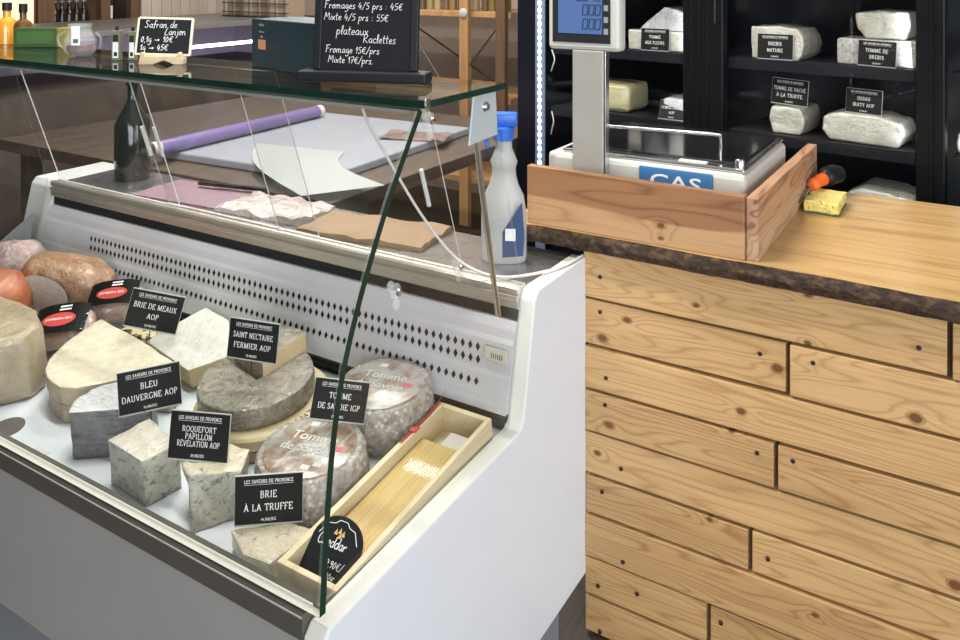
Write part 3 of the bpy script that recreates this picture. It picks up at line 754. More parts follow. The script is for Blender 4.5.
bm = newbm(); tube(bm, spline([(-0.88, 1.93, 1.108), (-0.88, 1.93, 1.150), (-0.868, 1.932, 1.158), (-0.70, 1.95, 1.160), (-0.556, 1.965, 1.160), (-0.542, 1.966, 1.152), (-0.542, 1.966, 1.106)], 5), 0.004, 10); obj('guard_rail', bm, STEELB, sc, True)
bm = newbm(); lathe(bm, [(0, 0), (0.011, 0), (0.011, 0.016), (0.008, 0.020), (0, 0.020)], (-0.480, 1.900, 1.104), 18); obj('guard_post', bm, STEELB, sc, True)
bm = newbm(); box(bm, (-0.62, 1.890, 1.1042), (-0.555, 1.912, 1.107), 0, 0.001); obj('bubble_level', bm, PEDGE, sc)
bm = newbm(); box(bm, (-0.706, 1.8675, 1.010), (-0.532, 1.8705, 1.088), 0, 0.003)
npl = obj('name_plate', bm, plain('blue_plate', (0.045, 0.17, 0.36), 0.4), sc)
bm = newbm(); text_bm(bm, 'CAS', 0.044, -0.619, 1.044, Matrix.Translation((0, 1.867, 0)), xs=1.55, bold=0.0004); obj('lettering', bm, PRINT, npl)
bm = newbm(); box(bm, (-0.4625, 2.08, 1.03), (-0.4605, 2.14, 1.075)); obj('sticker', bm, plain('green_sticker', (0.02, 0.16, 0.05), 0.4), sc, label='green sticker')
bm = newbm(); box(bm, (-0.4625, 1.95, 1.02), (-0.4605, 2.02, 1.07)); obj('vent', bm, HOLE, sc)
bm = newbm(); box(bm, (-0.868, 1.842, 0.952), (-0.786, 1.868, 1.356), 0, 0.003); 
pole = obj('pole', bm, plain('pole_grey', (0.40, 0.385, 0.35), 0.4, 0.25), sc)
bm = newbm(); box(bm, (-0.7858, 1.843, 0.955), (-0.781, 1.866, 1.356), 0, 0.001); obj('pole_trim', bm, STEELB, pole)
bm = newbm(); box(bm, (-0.934, 1.842, 1.355), (-0.744, 1.885, 1.54), 0, 0.010); hd = obj('display_head', bm, SCP, sc)
bm = newbm(); box(bm, (-0.920, 1.8395, 1.374), (-0.768, 1.8415, 1.53), 0); obj('display_bezel', bm, plain('charcoal_bezel', (0.02, 0.02, 0.025), 0.35), hd)
bm = newbm(); box(bm, (-0.904, 1.8380, 1.396), (-0.788, 1.8396, 1.524)); lcd = obj('lcd_screen', bm, emis('lcd_blue', (0.10, 0.20, 0.48), 0.42, (0.03, 0.06, 0.14)), hd)
def seg7(bm, ch, x, z, h, y, w=0.0016):
    ww = h * 0.5; on = {'0': 'abcdef', '1': 'bc', '5': 'acdfg', '-': 'g', '.': ''}[ch]
    S = {'a': ((0, h), (ww, h)), 'b': ((ww, h), (ww, h / 2)), 'c': ((ww, h / 2), (ww, 0)), 'd': ((0, 0), (ww, 0)), 'e': ((0, 0), (0, h / 2)), 'f': ((0, h / 2), (0, h)), 'g': ((0, h / 2), (ww, h / 2))}
    for k in on:
        (ax, az), (bx, bz) = S[k]
        sh = 0.12
        tube(bm, [(x + ax + az * sh, y, z + az), (x + bx + bz * sh, y, z + bz)], w / 2, 4)
    if ch == '.': tube(bm, [(x, y, z), (x + .0015, y, z)], w / 2, 4)
bm = newbm()
for k, ch in enumerate('0.15'): seg7(bm, ch, -0.900 + [0, .010, .013, .022][k], 1.492, 0.016, 1.8377)
for row, st_ in ((1.476, '-00.15'), (1.442, '000'), (1.408, '000')):
    x = -0.806
    for ch in reversed(st_):
        if ch == '.': seg7(bm, ch, x + 0.0125, row, 0.024, 1.8377); continue
        seg7(bm, ch, x, row, 0.024, 1.8377, 0.0026); x -= 0.0165
obj('digits', bm, plain('lcd_ink', (0.01, 0.012, 0.04), 0.6), lcd)
bm = newbm()
for k, z in enumerate((1.396, 1.424, 1.452, 1.480, 1.508)): box(bm, (-0.784, 1.8388, z), (-0.773, 1.8396, z + 0.014), 0)
obj('key_marks', bm, plain('grey_mark', (0.25, 0.26, 0.28), 0.5), hd)

# sponge and orange tool
bm = newbm(); box(bm, (-0.400, 2.205, 0.9445), (-0.318, 2.345, 0.972), 0, 0.004); 
b2 = newbm()
sp = thing('sponge', 'yellow sponge with green scouring base on the wooden slab', 'sponge', (-0.36, 2.28, 0.9405))
bmesh.ops.subdivide_edges(bm, edges=bm.edges[:], cuts=5, use_grid_fill=True); roughen(bm, 0.003, 90, False)
obj('foam', bm, wrapped('sponge_foam', (0.62, 0.50, 0.12), (0.74, 0.62, 0.24), 60, 0.8, 0.9, veins=(0.30, 0.22, 0.03), vein_scale=140, vthr=0.40), sp)
box(b2, (-0.399, 2.206, 0.9405), (-0.319, 2.344, 0.9445), 0, 0.001); obj('scouring_pad', b2, plain('green_pad', (0.06, 0.12, 0.06), 0.95), sp)
kt = thing('cheese_knife', 'small knife with orange and black handle beside the yellow sponge', 'knife', (-0.35, 2.37, 0.94))
bm = newbm(); tube(bm, spline([(-0.398, 2.30, 0.985), (-0.388, 2.335, 0.990), (-0.378, 2.372, 0.992)], 5), [0.010, 0.014, 0.017, 0.017, 0.015, 0.015, 0.016, 0.017, 0.017, 0.017, 0.014], 12); obj('handle', bm, plain('orange_rubber', (0.72, 0.13, 0.02), 0.5), kt, True)
bm = newbm(); tube(bm, spline([(-0.378, 2.37, 0.992), (-0.366, 2.41, 0.996), (-0.350, 2.45, 0.992)], 5), [0.017, 0.022, 0.025, 0.026, 0.026, 0.026, 0.026, 0.025, 0.024, 0.022, 0.016], 12); obj('grip', bm, BLACK, kt, True)
bm = newbm(); tube(bm, [(-0.3985, 2.302, 0.985), (-0.4085, 2.20, 0.962)], 0.003, 8); obj('blade', bm, STEELB, kt)

# ------------------------------------------------------------------ cheeses on the deck
def circ(cx, cy, r, a0=0, a1=360, n=40):
    full = abs(a1 - a0) >= 360
    k = n if full else n + 1
    return [(cx + r * math.cos(R(a0 + (a1 - a0) * i / n)), cy + r * math.sin(R(a0 + (a1 - a0) * i / n))) for i in range(k)]
EPS = 0.0006
CR_BRIE = wrapped('brie_rind', (0.55, 0.47, 0.32), (0.70, 0.63, 0.49), 40, 0.35, 0.5, wrap=0.35, wrapdir=(12, 26, 12), painted_glint=0.22)
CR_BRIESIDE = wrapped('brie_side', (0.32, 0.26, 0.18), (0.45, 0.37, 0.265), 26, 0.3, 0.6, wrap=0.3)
CR_WHITE = wrapped('white_mould_rind', (0.55, 0.50, 0.44), (0.70, 0.66, 0.61), 34, 0.6, 0.55, wrap=0.5, wrapdir=(26, 9, 12), painted_glint=0.45)
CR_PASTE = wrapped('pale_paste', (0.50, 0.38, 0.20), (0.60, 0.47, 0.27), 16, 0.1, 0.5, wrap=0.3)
CR_HARD = wrapped('hard_cheese', (0.31, 0.24, 0.14), (0.42, 0.335, 0.205), 22, 0.3, 0.55, wrap=0.6, wrapdir=(16, 10, 5), painted_glint=0.12)
CR_BLEU = wrapped('blue_grey_rind', (0.050, 0.054, 0.060), (0.15, 0.152, 0.158), 40, 0.8, 0.5, wrap=0.5, wrapdir=(5, 5, 40), painted_glint=0.12)
CR_FOIL = wrapped('silvery_wrap', (0.42, 0.44, 0.47), (0.60, 0.61, 0.62), 30, 0.8, 0.25, wrap=0.9, wrapdir=(8, 30, 10), painted_glint=0.55)
CR_ROQ = wrapped('blue_veined_paste', (0.30, 0.285, 0.22), (0.44, 0.42, 0.33), 28, 0.6, 0.5, veins=(0.11, 0.12, 0.105), vein_scale=78, vthr=0.41, wrap=0.55, painted_glint=0.10)
CR_ROQT = wrapped('creased_film_top', (0.50, 0.43, 0.30), (0.72, 0.66, 0.54), 40, 0.9, 0.35, wrap=0.9, wrapdir=(24, 12, 10), painted_glint=0.5)
CR_TRUF = wrapped('truffled_paste', (0.52, 0.44, 0.28), (0.68, 0.60, 0.42), 36, 0.6, 0.5, veins=(0.20, 0.16, 0.10), vein_scale=60, vthr=0.33, wrap=0.7, wrapdir=(14, 30, 10), painted_glint=0.35)
CR_NECT = wrapped('grey_brown_rind', (0.080, 0.061, 0.038), (0.215, 0.170, 0.115), 45, 0.8, 0.6, wrap=0.6, wrapdir=(14, 14, 24), painted_glint=0.16, spots=(0.12, 0.10, 0.075))
CR_TOMM = wrapped('mottled_grey_rind', (0.17, 0.145, 0.12), (0.44, 0.40, 0.355), 75, 1.0, 0.75, spots=(0.58, 0.54, 0.49), wrap=0.25)

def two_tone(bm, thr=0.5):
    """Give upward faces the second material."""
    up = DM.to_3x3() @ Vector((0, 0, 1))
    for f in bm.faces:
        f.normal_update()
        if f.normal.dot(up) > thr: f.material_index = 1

def cheese(name, label, outline, h0, h1, mats, bev=0.006, rough=0.002, rs=40, cuts=3, mat=DM, cat='cheese', group=None):
    bm = newbm(); prism(bm, outline, h0 + EPS, h1, 'Z', 0, bev, 2, mat, rough, cuts, rs)
    bmesh.ops.recalc_face_normals(bm, faces=bm.faces[:])
    if len(mats) > 1: two_tone(bm)
    o = obj(name, bm, mats, None, 55)
    return tag(o, label, cat, group)

# big wedge at the far left end
cheese('cheese_wedge', 'tall straw-coloured hard cheese wedge in film at the left picture edge', [(-1.878, 0.135), (-1.935, 0.065), (-2.22, 0.05), (-2.26, 0.23), (-1.99, 0.225), (-1.90, 0.19)], 0, 0.155, [CR_HARD], 0.016, 0.003)
# large cut brie on a second layer
brie_out = [(p.x, p.y) for p in spline([(-1.729, 0.116, 0), (-1.790, 0.126, 0), (-1.845, 0.158, 0), (-1.882, 0.208, 0), (-1.905, 0.273, 0), (-1.918, 0.345, 0)], 5)] + [(-1.72, 0.324), (-1.55, 0.292), (-1.535, 0.25), (-1.60, 0.225), (-1.655, 0.165), (-1.69, 0.13)]
br = thing('brie', 'large half wheel of brie with cream top, lying behind the dark blue-grey block', 'cheese', tuple(DM @ Vector((-1.72, 0.23, 0))))
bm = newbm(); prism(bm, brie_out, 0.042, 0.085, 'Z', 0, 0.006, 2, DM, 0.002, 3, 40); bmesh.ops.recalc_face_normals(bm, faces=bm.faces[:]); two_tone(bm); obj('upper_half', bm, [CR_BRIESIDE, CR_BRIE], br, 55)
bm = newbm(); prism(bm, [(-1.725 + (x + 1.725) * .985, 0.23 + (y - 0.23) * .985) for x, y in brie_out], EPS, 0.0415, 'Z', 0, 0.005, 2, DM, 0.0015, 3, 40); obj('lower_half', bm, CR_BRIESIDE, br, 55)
cheese('bleu_cheese', 'dark blue-grey half wheel of blue cheese with shiny foil-like top', [(-1.592, 0.052), (-1.462, 0.136), (-1.475, 0.17), (-1.51, 0.197), (-1.56, 0.196), (-1.60, 0.172), (-1.625, 0.13), (-1.622, 0.085)], 0, 0.103, [CR_BLEU, CR_FOIL], 0.006, 0.003)
cheese('roquefort', 'blue-veined roquefort block with creased film top and pointed front corner', [(-1.338, 0.036), (-1.458, 0.046), (-1.438, 0.13), (-1.318, 0.104)], 0, 0.092, [CR_ROQ, CR_ROQT], 0.005, 0.004)
bm = newbm(); b2 = bmesh.new()
lo_ = [b2.verts.new((x, y, EPS)) for x, y in ((-1.206, 0.030), (-1.164, 0.093), (-1.195, 0.150), (-1.262, 0.130), (-1.262, 0.085))]
hi_ = [b2.verts.new((x, y, 0.086)) for x, y in ((-1.235, 0.058), (-1.155, 0.108), (-1.185, 0.160), (-1.272, 0.150), (-1.290, 0.078))]
b2.faces.new(lo_); b2.faces.new(hi_)
for i in range(5): b2.faces.new((lo_[i], lo_[(i + 1) % 5], hi_[(i + 1) % 5], hi_[i]))
bmesh.ops.recalc_face_normals(b2, faces=b2.faces[:]); bmesh.ops.bevel(b2, geom=b2.edges[:], offset=0.0025, segments=1, affect='EDGES')
bmesh.ops.triangulate(b2, faces=b2.faces[:]); bmesh.ops.subdivide_edges(b2, edges=b2.edges[:], cuts=3, use_grid_fill=True); roughen(b2, 0.004, 45)
merge(bm, b2, 0, DM); bmesh.ops.recalc_face_normals(bm, faces=bm.faces[:]); two_tone(bm, 0.75)
tag(obj('roquefort', bm, [CR_ROQ, CR_TRUF], None, 55), 'tapering blue-veined roquefort piece directly under the sign with three text lines', 'cheese')
cheese('truffle_brie', 'thin triangular truffle brie wedge in creased film beside the wooden box', [(-1.115, 0.042), (-1.052, 0.014), (-0.998, 0.020), (-0.984, 0.112), (-1.05, 0.10)], 0, 0.037, [CR_TRUF], 0.005, 0.003)
# saint nectaire: tan disc, front half wheel, back half wheel
cx, cy = -1.335, 0.330
dc = thing('cheese_disc', 'wide tan cheese wheel lying underneath the two grey-brown half wheels', 'cheese', tuple(DM @ Vector((cx, cy, 0))))
CR_TAN = wrapped('tan_rind', (0.56, 0.43, 0.25), (0.68, 0.55, 0.35), 20, 0.2, 0.55, wrap=0.2)
CR_TANS = wrapped('tan_side', (0.34, 0.22, 0.13), (0.46, 0.32, 0.20), 26, 0.3, 0.65)
bm = newbm(); lathe(bm, [(0, EPS), (0.142, EPS), (0.145, 0.004), (0.145, 0.022), (0, 0.022)], (cx, cy, 0), 56, 0, mat=DM); obj('base_band', bm, CR_TANS, dc, 40)
bm = newbm(); lathe(bm, [(0, 0.0225), (0.142, 0.0225), (0.144, 0.026), (0.144, 0.045), (0.139, 0.050), (0, 0.050)], (cx, cy, 0), 56, 0, mat=DM); dct = obj('wheel', bm, CR_TAN, dc, 40)
bm = newbm()
for k, ch in enumerate('FERMIER'):
    an = R(20 - k * 8.0)
    m = DM @ Matrix.Translation((cx + 0.130 * math.cos(an), cy + 0.130 * math.sin(an), 0.0505)) @ Matrix.Rotation(an - R(90), 4, 'Z') @ Matrix.Rotation(R(-90), 4, 'X')
    text_bm(bm, ch, 0.019, 0, -0.006, m)
obj('lettering', bm, plain('dark_print', (0.05, 0.04, 0.03), 0.7), dct)
cheese('cut_wheel', 'grey-brown cheese wheel in film with one wedge cut out, on the tan disc', [(cx - .004, cy - .008)] + circ(cx - .014, cy + .000, 0.123, 170, 436, 40), 0.051, 0.095, [CR_NECT], 0.006, 0.002)
wdg = [(cx + .006, cy + .002)] + circ(cx - .008, cy + .008, 0.124, 80, 166, 20)
bm = newbm(); prism(bm, wdg, 0.051, 0.136, 'Z', 0, 0.005, 2, DM, 0.002, 3, 40); bmesh.ops.recalc_face_normals(bm, faces=bm.faces[:])
nn_ = DM.to_3x3() @ Vector((0.985, -0.17, 0))
for f in bm.faces:
    f.normal_update()
    if f.normal.dot(nn_) > 0.85: f.material_index = 1
tag(obj('cheese_wedge', bm, [CR_NECT, CR_PASTE], None, 55), 'grey-brown cheese wedge with pale cut side behind the sign reading SAINT NECTAIRE', 'cheese')
# brie wedge propped at the back, printed carton beside it
BM = DM @ Matrix.Translation((-1.66, 0.36, 0.012)) @ Matrix.Rotation(R(9), 4, 'X')
cheese('brie_wedge', 'white brie wedge in creased film leaning against the perforated panel', [(-0.095, 0.0), (0.10, -0.034), (0.165, 0.05), (0.05, 0.135), (-0.055, 0.155)], 0, 0.05, [CR_PASTE, CR_WHITE], 0.005, 0.004, mat=BM)
bm = newbm(); box(bm, (-1.885, 0.372, EPS), (-1.775, 0.44, 0.05), 0, 0.002, DM)
t = NT('printed_cream_carton'); v = t.noise(60, detail=1)
t.set(color=t.mix(t.ramp(v, [(0.56, 0.0), (0.6, 1.0)]), (0.66, 0.55, 0.33), (0.06, 0.05, 0.03)), rough=0.6); 
tag(obj('cheese_carton', bm, t.m), 'small cream carton with dark print under the sign reading BRIE DE MEAUX', 'carton')
# tomme wheels with printed top labels
def tomme_label(seed):
    t = NT('tomme_label_%d' % seed)
    n = t.noise(16, t.vmath('ADD', t.co(), (seed, seed * 2, 0)), detail=4, rough=0.6); w = t.noise(34, detail=5)
    col = t.ramp(n, [(0.30, (0.10, 0.06, 0.04)), (0.44, (0.30, 0.20, 0.13)), (0.52, (0.36, 0.33, 0.30)), (0.64, (0.50, 0.47, 0.44))])
    s = t.noise(1.0, t.scale(t.co(), (60, 22, 60)), detail=5, rough=0.7, dist=0.8)
    col = t.mix(t.math('MULTIPLY', t.ramp(s, [(0.5, 0.0), (0.7, 1.0)]), 0.6 if seed == 1 else 0.2), col, (0.8, 0.78, 0.74))  # pale film glare painted into the label colour
    t.set(color=col, rough=0.3, coat=0.8, coatr=0.12, coatn=t.bump(s, 0.8, 0.004))
    return t.m
LIL = plain('rose_print', (0.60, 0.12, 0.14), 0.5); PALE = plain('pale_print', (0.62, 0.60, 0.56), 0.5)
def tomme(c, r, h, label, seed, yaw):
    m = DM @ Matrix.Translation((c[0], c[1], 0))
    th = thing('tomme', label, 'cheese', tuple(m @ Vector((0, 0, 0))), 'tomme wheels beside the wooden box')
    bm = newbm(); lathe(bm, [(0, EPS), (r * .93, EPS), (r * .985, 0.012), (r, h * .35), (r * .99, h * .7), (r * .965, h - 0.008), (r * .92, h), (0, h)], (0, 0, 0), 72)
    bmesh.ops.subdivide_edges(bm, edges=bm.edges[:], cuts=1, use_grid_fill=True); roughen(bm, 0.0022, 60)
    bm.transform(m); obj('wheel', bm, CR_TOMM, th, True)
    bm = newbm(); lathe(bm, [(0, h + .0035), (r * .80, h + .0035), (r * .83, h + 0.001)], (0, 0, 0), 56, 0, mat=m); lb = obj('paper_label', bm, tomme_label(seed), th, True)
    mm = m @ Matrix.Rotation(R(yaw), 4, 'Z') @ Matrix.Translation((0, 0, h + .0045)) @ Matrix.Rotation(R(-90), 4, 'X')
    bm = newbm(); text_bm(bm, 'Tomme', r * .30, -r * .02, r * .12, mm, bold=0.0003); text_bm(bm, 'de Savoie', r * .27, -r * .02, -r * .18, mm, bold=0.0003)
    obj('lettering', bm, plain('soft_white_print', (0.58, 0.56, 0.53), 0.5), lb)
    bm = newbm(); box(bm, (r * .44, -r * .02, h + .0036), (r * .62, r * .10, h + .0042), 0, 0, m @ Matrix.Rotation(R(yaw), 4, 'Z'))
    obj('red_mark', bm, LIL, lb)
    for k, (a, b) in enumerate(((.12, -.58), (.30, -.46), (-.30, .50))):
        bm = newbm(); box(bm, (r * a, r * b, h + .0036), (r * (a + .16), r * (b + .12), h + .0042), 0, 0, m @ Matrix.Rotation(R(yaw), 4, 'Z')); obj('pale_mark', bm, PALE, lb)
    return th
tomme((-1.088, 0.218), 0.1055, 0.084, 'mottled grey tomme wheel under shiny film, nearest to the camera', 1, 12)
tomme((-1.083, 0.430), 0.1055, 0.092, 'mottled grey tomme wheel with a clear printed label near the red ribbon', 2, 12)

# wooden box of cheddar
bxw = thing('cheddar_box', 'long open pale wooden box of cheddar along the right end wall', 'box', tuple(DM @ Vector((-0.91, 0.24, 0))))
PALEW = wood('pale_poplar', (0.66, 0.56, 0.37), (0.50, 0.38, 0.21), 'Y', rings=1.2, rough=0.55, island=False, shift=4.0)
bm = newbm()
x0, x1, t0, t1, hh = -0.972, -0.8475, 0.013, 0.478, 0.058
box(bm, (x0, t0, EPS), (x1, t1, 0.006), 0, 0, DM)
for a in (((x0, t0, .006), (x0 + .012, t1, hh)), ((x1 - .010, t0, .006), (x1, t1, hh)), ((x0 + .012, t0, .006), (x1 - .010, t0 + .010, hh)), ((x0 + .012, t1 - .012, .006), (x1 - .010, t1, hh))):
    box(bm, a[0], a[1], 0, 0.001, DM)
obj('wooden_crate', bm, PALEW, bxw)
t = NT('ribbed_yellow_cheese')
wv = t.math('SINE', t.math('MULTIPLY', t.node('ShaderNodeSeparateXYZ').outputs[0], 1250))
t.l.new(t.co(), [n for n in t.n if n.type == 'SEPXYZ'][0].inputs[0])
nn = t.noise(1.0, t.scale(t.co(), (180, 4, 60)), detail=3)
t.set(color=t.mix(t.math('MULTIPLY', t.ramp(nn, [(0.42, 0.0), (0.62, 1.0)]), t.ramp(wv, [(0.3, 0.0), (0.9, 0.75)])), (0.54, 0.38, 0.14), (0.28, 0.165, 0.04)), rough=0.5, normal=t.bump(wv, 0.5, 0.0008), coat=0.08)
bm = newbm(); box(bm, (x0 + .014, t0 + .082, .0065), (x1 - .012, t1 - .085, .036), 0, 0.003, DM); obj('cheddar_block', bm, t.m, bxw)
bm = newbm(); box(bm, (x0 + .045, t1 - .084, .0065), (x1 - .03, t1 - .03, .024), 0, 0.003, DM); obj('packing_piece', bm, plain('pale_packing', (0.62, 0.60, 0.54), 0.35), bxw)
bm = newbm()
def rib_fn(u, v):
    tt = 0.335 + u * 0.165
    return DM @ Vector((x0 + 0.001 + v * 0.007 + 0.004 * math.sin(u * 5) * u, tt, hh + 0.0015 + 0.012 * max(0, u - .75) * 4 * (0.4 + v)))
grid(bm, rib_fn, 20, 2, thick=0.0008)
prism(bm, [(x0 - .004, 0.375), (x0 + .014, 0.388), (x0 + .014, 0.372), (x0 + .004, 0.368)], hh + .0006, hh + .004, 'Z', 0, 0, 2, DM)
tag(obj('red_ribbon', bm, plain('red_ribbon', (0.42, 0.035, 0.04), 0.45)), 'thin red ribbon lying on the back left rim of the wooden box', 'ribbon')
# shield shaped cheddar sign
SM = DM @ Matrix.Translation((-0.9095, 0.0415, 0.021)) @ Matrix.Rotation(R(2), 4, 'Z') @ Matrix.Rotation(R(-52), 4, 'X') @ Matrix.Scale(1.22, 4)
sh = thing('shield_sign', 'black tombstone-shaped chalk sign reading Cheddar in the wooden box', 'sign', tuple(DM @ Vector((-0.906, 0.052, 0.04))))
outl = [(-0.041, 0.0), (0.041, 0.0), (0.041, 0.045)] + [(0.041 * math.cos(R(a)), 0.045 + 0.034 * math.sin(R(a))) for a in range(8, 180, 8)] + [(-0.041, 0.045)]
bm = newbm(); prism(bm, outl, -0.002, 0.002, 'Y', 0, 0.0006, 2, SM); obj('board', bm, SLATE, sh)
bm = newbm(); hand_bm(bm, 'Cheddar', 0.0135, -0.030, 0.041, SM, 0.0011, 0.0, -0.0026); hand_bm(bm, '9,90\u20ac/', 0.010, -0.004, 0.020, SM, 0.0008, 0.0, -0.0026); hand_bm(bm, '100gr', 0.008, 0.0, 0.008, SM, 0.0007, 0.0, -0.0026)
tube(bm, [SM @ Vector((x, -0.0026, z)) for x, z in ((-.032, .052), (-.022, .066), (-.012, .068), (-.006, .073), (.006, .073), (.012, .068), (.022, .066), (.032, .052))], 0.0006, 5)
obj('lettering', bm, CHALK, sh)
bm = newbm()
for k, (x, z) in enumerate(((-.006, .059), (0, .061), (.006, .059), (.002, .056))): prism(bm, [(x - .003, z - .003), (x + .003, z - .003), (x, z + .004)], -0.0028, -0.0021, 'Y', 0, 0, 2, SM)
obj('emblem', bm, plain('gold_emblem', (0.62, 0.42, 0.16), 0.5), sh)

# ------------------------------------------------------------------ price signs
def price_sign(label, lines, loc, w, yaw, tilt, roll, pin=0.03, header=True, price='24,90\u20ac/KG', cat='price sign', group='black price signs in the display case', dim=1.0):
    m = rot(loc, yaw, tilt, roll); h = w * 0.74
    th = thing('price_sign', label, cat, loc, group)
    bm = newbm(); box(bm, (-w / 2, -0.0005, 0), (w / 2, 0.003, h), 0, 0.0008, m); obj('holder', bm, HOLDER, th)
    bm = newbm(); box(bm, (-w / 2 + .001, -0.0014, w * 0.032), (w / 2 - .001, -0.0006, h - w * .012), 0, 0, m); cd = obj('card', bm, CARD, th)
    bm = newbm()
    k = w / 0.115
    if header:
        roman_bm(bm, 'LES SAVEURS DE PROVENCE', 0.0080 * k, 0, h - 0.0135 * k, m @ Matrix.Translation((0, -0.0018, 0)), xs=0.86, thick=.17, thin=.09)
        box(bm, (-w * .36, -0.0019, h - 0.0163 * k), (w * .36, -0.0015, h - 0.0159 * k), 0, 0, m)
    n = len(lines); sz = (0.0155 if n < 3 else 0.0132) * k
    for i, s in enumerate(lines):
        z = (0.047 - i * 0.0215) * k if n == 2 else (0.051 - i * 0.0125) * k
        roman_bm(bm, s, sz, 0, z, m @ Matrix.Translation((0, -0.0018, 0)), xs=0.95 if len(s) < 13 else 0.95 * 12.2 / len(s))
    roman_bm(bm, price, 0.0072 * k, 0, 0.0085 * k, m @ Matrix.Translation((0, -0.0018, 0)), xs=0.85, thick=.16, thin=.08)
    obj('lettering', bm, PRINT, cd)
    if pin:
        bm = newbm(); tube(bm, [m @ Vector((0, 0.001, 0.01)), Vector(loc) + Vector((0, 0.0, -pin))], 0.0011, 6); obj('pin', bm, HOLE, th)
    return th
price_sign('tilted black price sign reading BRIE DE MEAUX AOP at the back left', ['BRIE DE MEAUX', 'AOP'], (-1.735, 1.293, 0.676), 0.125, 42.6, -4, 15.0, 0.028, price='25,90\u20ac/KG')
price_sign('black price sign reading BLEU DAUVERGNE AOP pinned above the pointed roquefort block', ['BLEU', 'DAUVERGNE AOP'], (-1.455, 1.089, 0.652), 0.120, 50.0, -3, -3.5, 0.022, price='19,90\u20ac/KG')
price_sign('black price sign reading ROQUEFORT PAPILLON R\u00c9V\u00c9LATION AOP', ['ROQUEFORT', 'PAPILLON', 'R\u00c9V\u00c9LATION AOP'], (-1.249, 1.034, 0.640), 0.117, 24.6, -9.3, 0.9, 0.02, price='29,90\u20ac/KG')
price_sign('black price sign reading SAINT NECTAIRE FERMIER AOP', ['SAINT NECTAIRE', 'FERMIER AOP'], (-1.332, 1.243, 0.722), 0.113, 21.2, -6.1, 3.4, 0.03, price='19,90\u20ac/KG')
price_sign('black price sign reading TOMME DE SAVOIE IGP behind the front glass edge', ['TOMME', 'DE SAVOIE IGP'], (-1.086, 1.233, 0.668), 0.107, 37.5, -7.3, 9.0, 0.03, price='17,90\u20ac/KG')
price_sign('black price sign reading BRIE \u00c0 LA TRUFFE closest to the camera', ['BRIE', '\u00c0 LA TRUFFE'], (-1.061, 1.03, 0.592), 0.116, 38.7, -2.8, 0.3, 0.018, price='44,90\u20ac/KG')

# ------------------------------------------------------------------ packed meats at the far left
FILM = glass('shrink_film', (0.93, 0.92, 0.92), 1.5, 0.14)
def blob(pts_c, rad, m, amp=0.006, sc=18, sub=3, squash=0.0):
    b2 = bmesh.new(); bmesh.ops.create_cube(b2, size=2.0)
    bmesh.ops.subdivide_edges(b2, edges=b2.edges[:], cuts=12, use_grid_fill=True)
    p = 3.2
    for v in b2.verts:
        d = (abs(v.co.x) ** p + abs(v.co.y) ** p + abs(v.co.z) ** p) ** (1 / p)
        v.co = Vector((v.co.x / d * rad[0], v.co.y / d * rad[1], v.co.z / d * rad[2]))
        nn = amp * noise.noise((v.co + Vector(pts_c)) * sc) + amp * .5 * noise.noise((v.co + Vector(pts_c)) * sc * 2.6)
        v.co *= 1 + nn / max(0.02, v.co.length)
        if v.co.z < -rad[2]: v.co.z = -rad[2]
        v.co = m @ v.co
    return b2
MEATW = wrapped('cured_meat', (0.34, 0.19, 0.13), (0.50, 0.33, 0.24), 20, 0.4, 0.4, veins=(0.66, 0.52, 0.42), vein_scale=26, vthr=0.38, wrap=0.9, wrapdir=(10, 20, 16), painted_glint=0.22)
HAM = wrapped('roast_ham_skin', (0.22, 0.085, 0.028), (0.40, 0.19, 0.075), 24, 0.5, 0.35, veins=(0.46, 0.28, 0.17), vein_scale=20, vthr=0.37, wrap=0.8, wrapdir=(12, 18, 18), painted_glint=0.10)
PINK = wrapped('pink_meat', (0.30, 0.14, 0.12), (0.44, 0.30, 0.29), 24, 0.5, 0.35, wrap=1.0, wrapdir=(14, 20, 18), painted_glint=0.4)
ORANGE = wrapped('orange_rind', (0.30, 0.060, 0.010), (0.44, 0.12, 0.026), 18, 0.4, 0.45, wrap=0.45, wrapdir=(8, 8, 16), painted_glint=0.03)
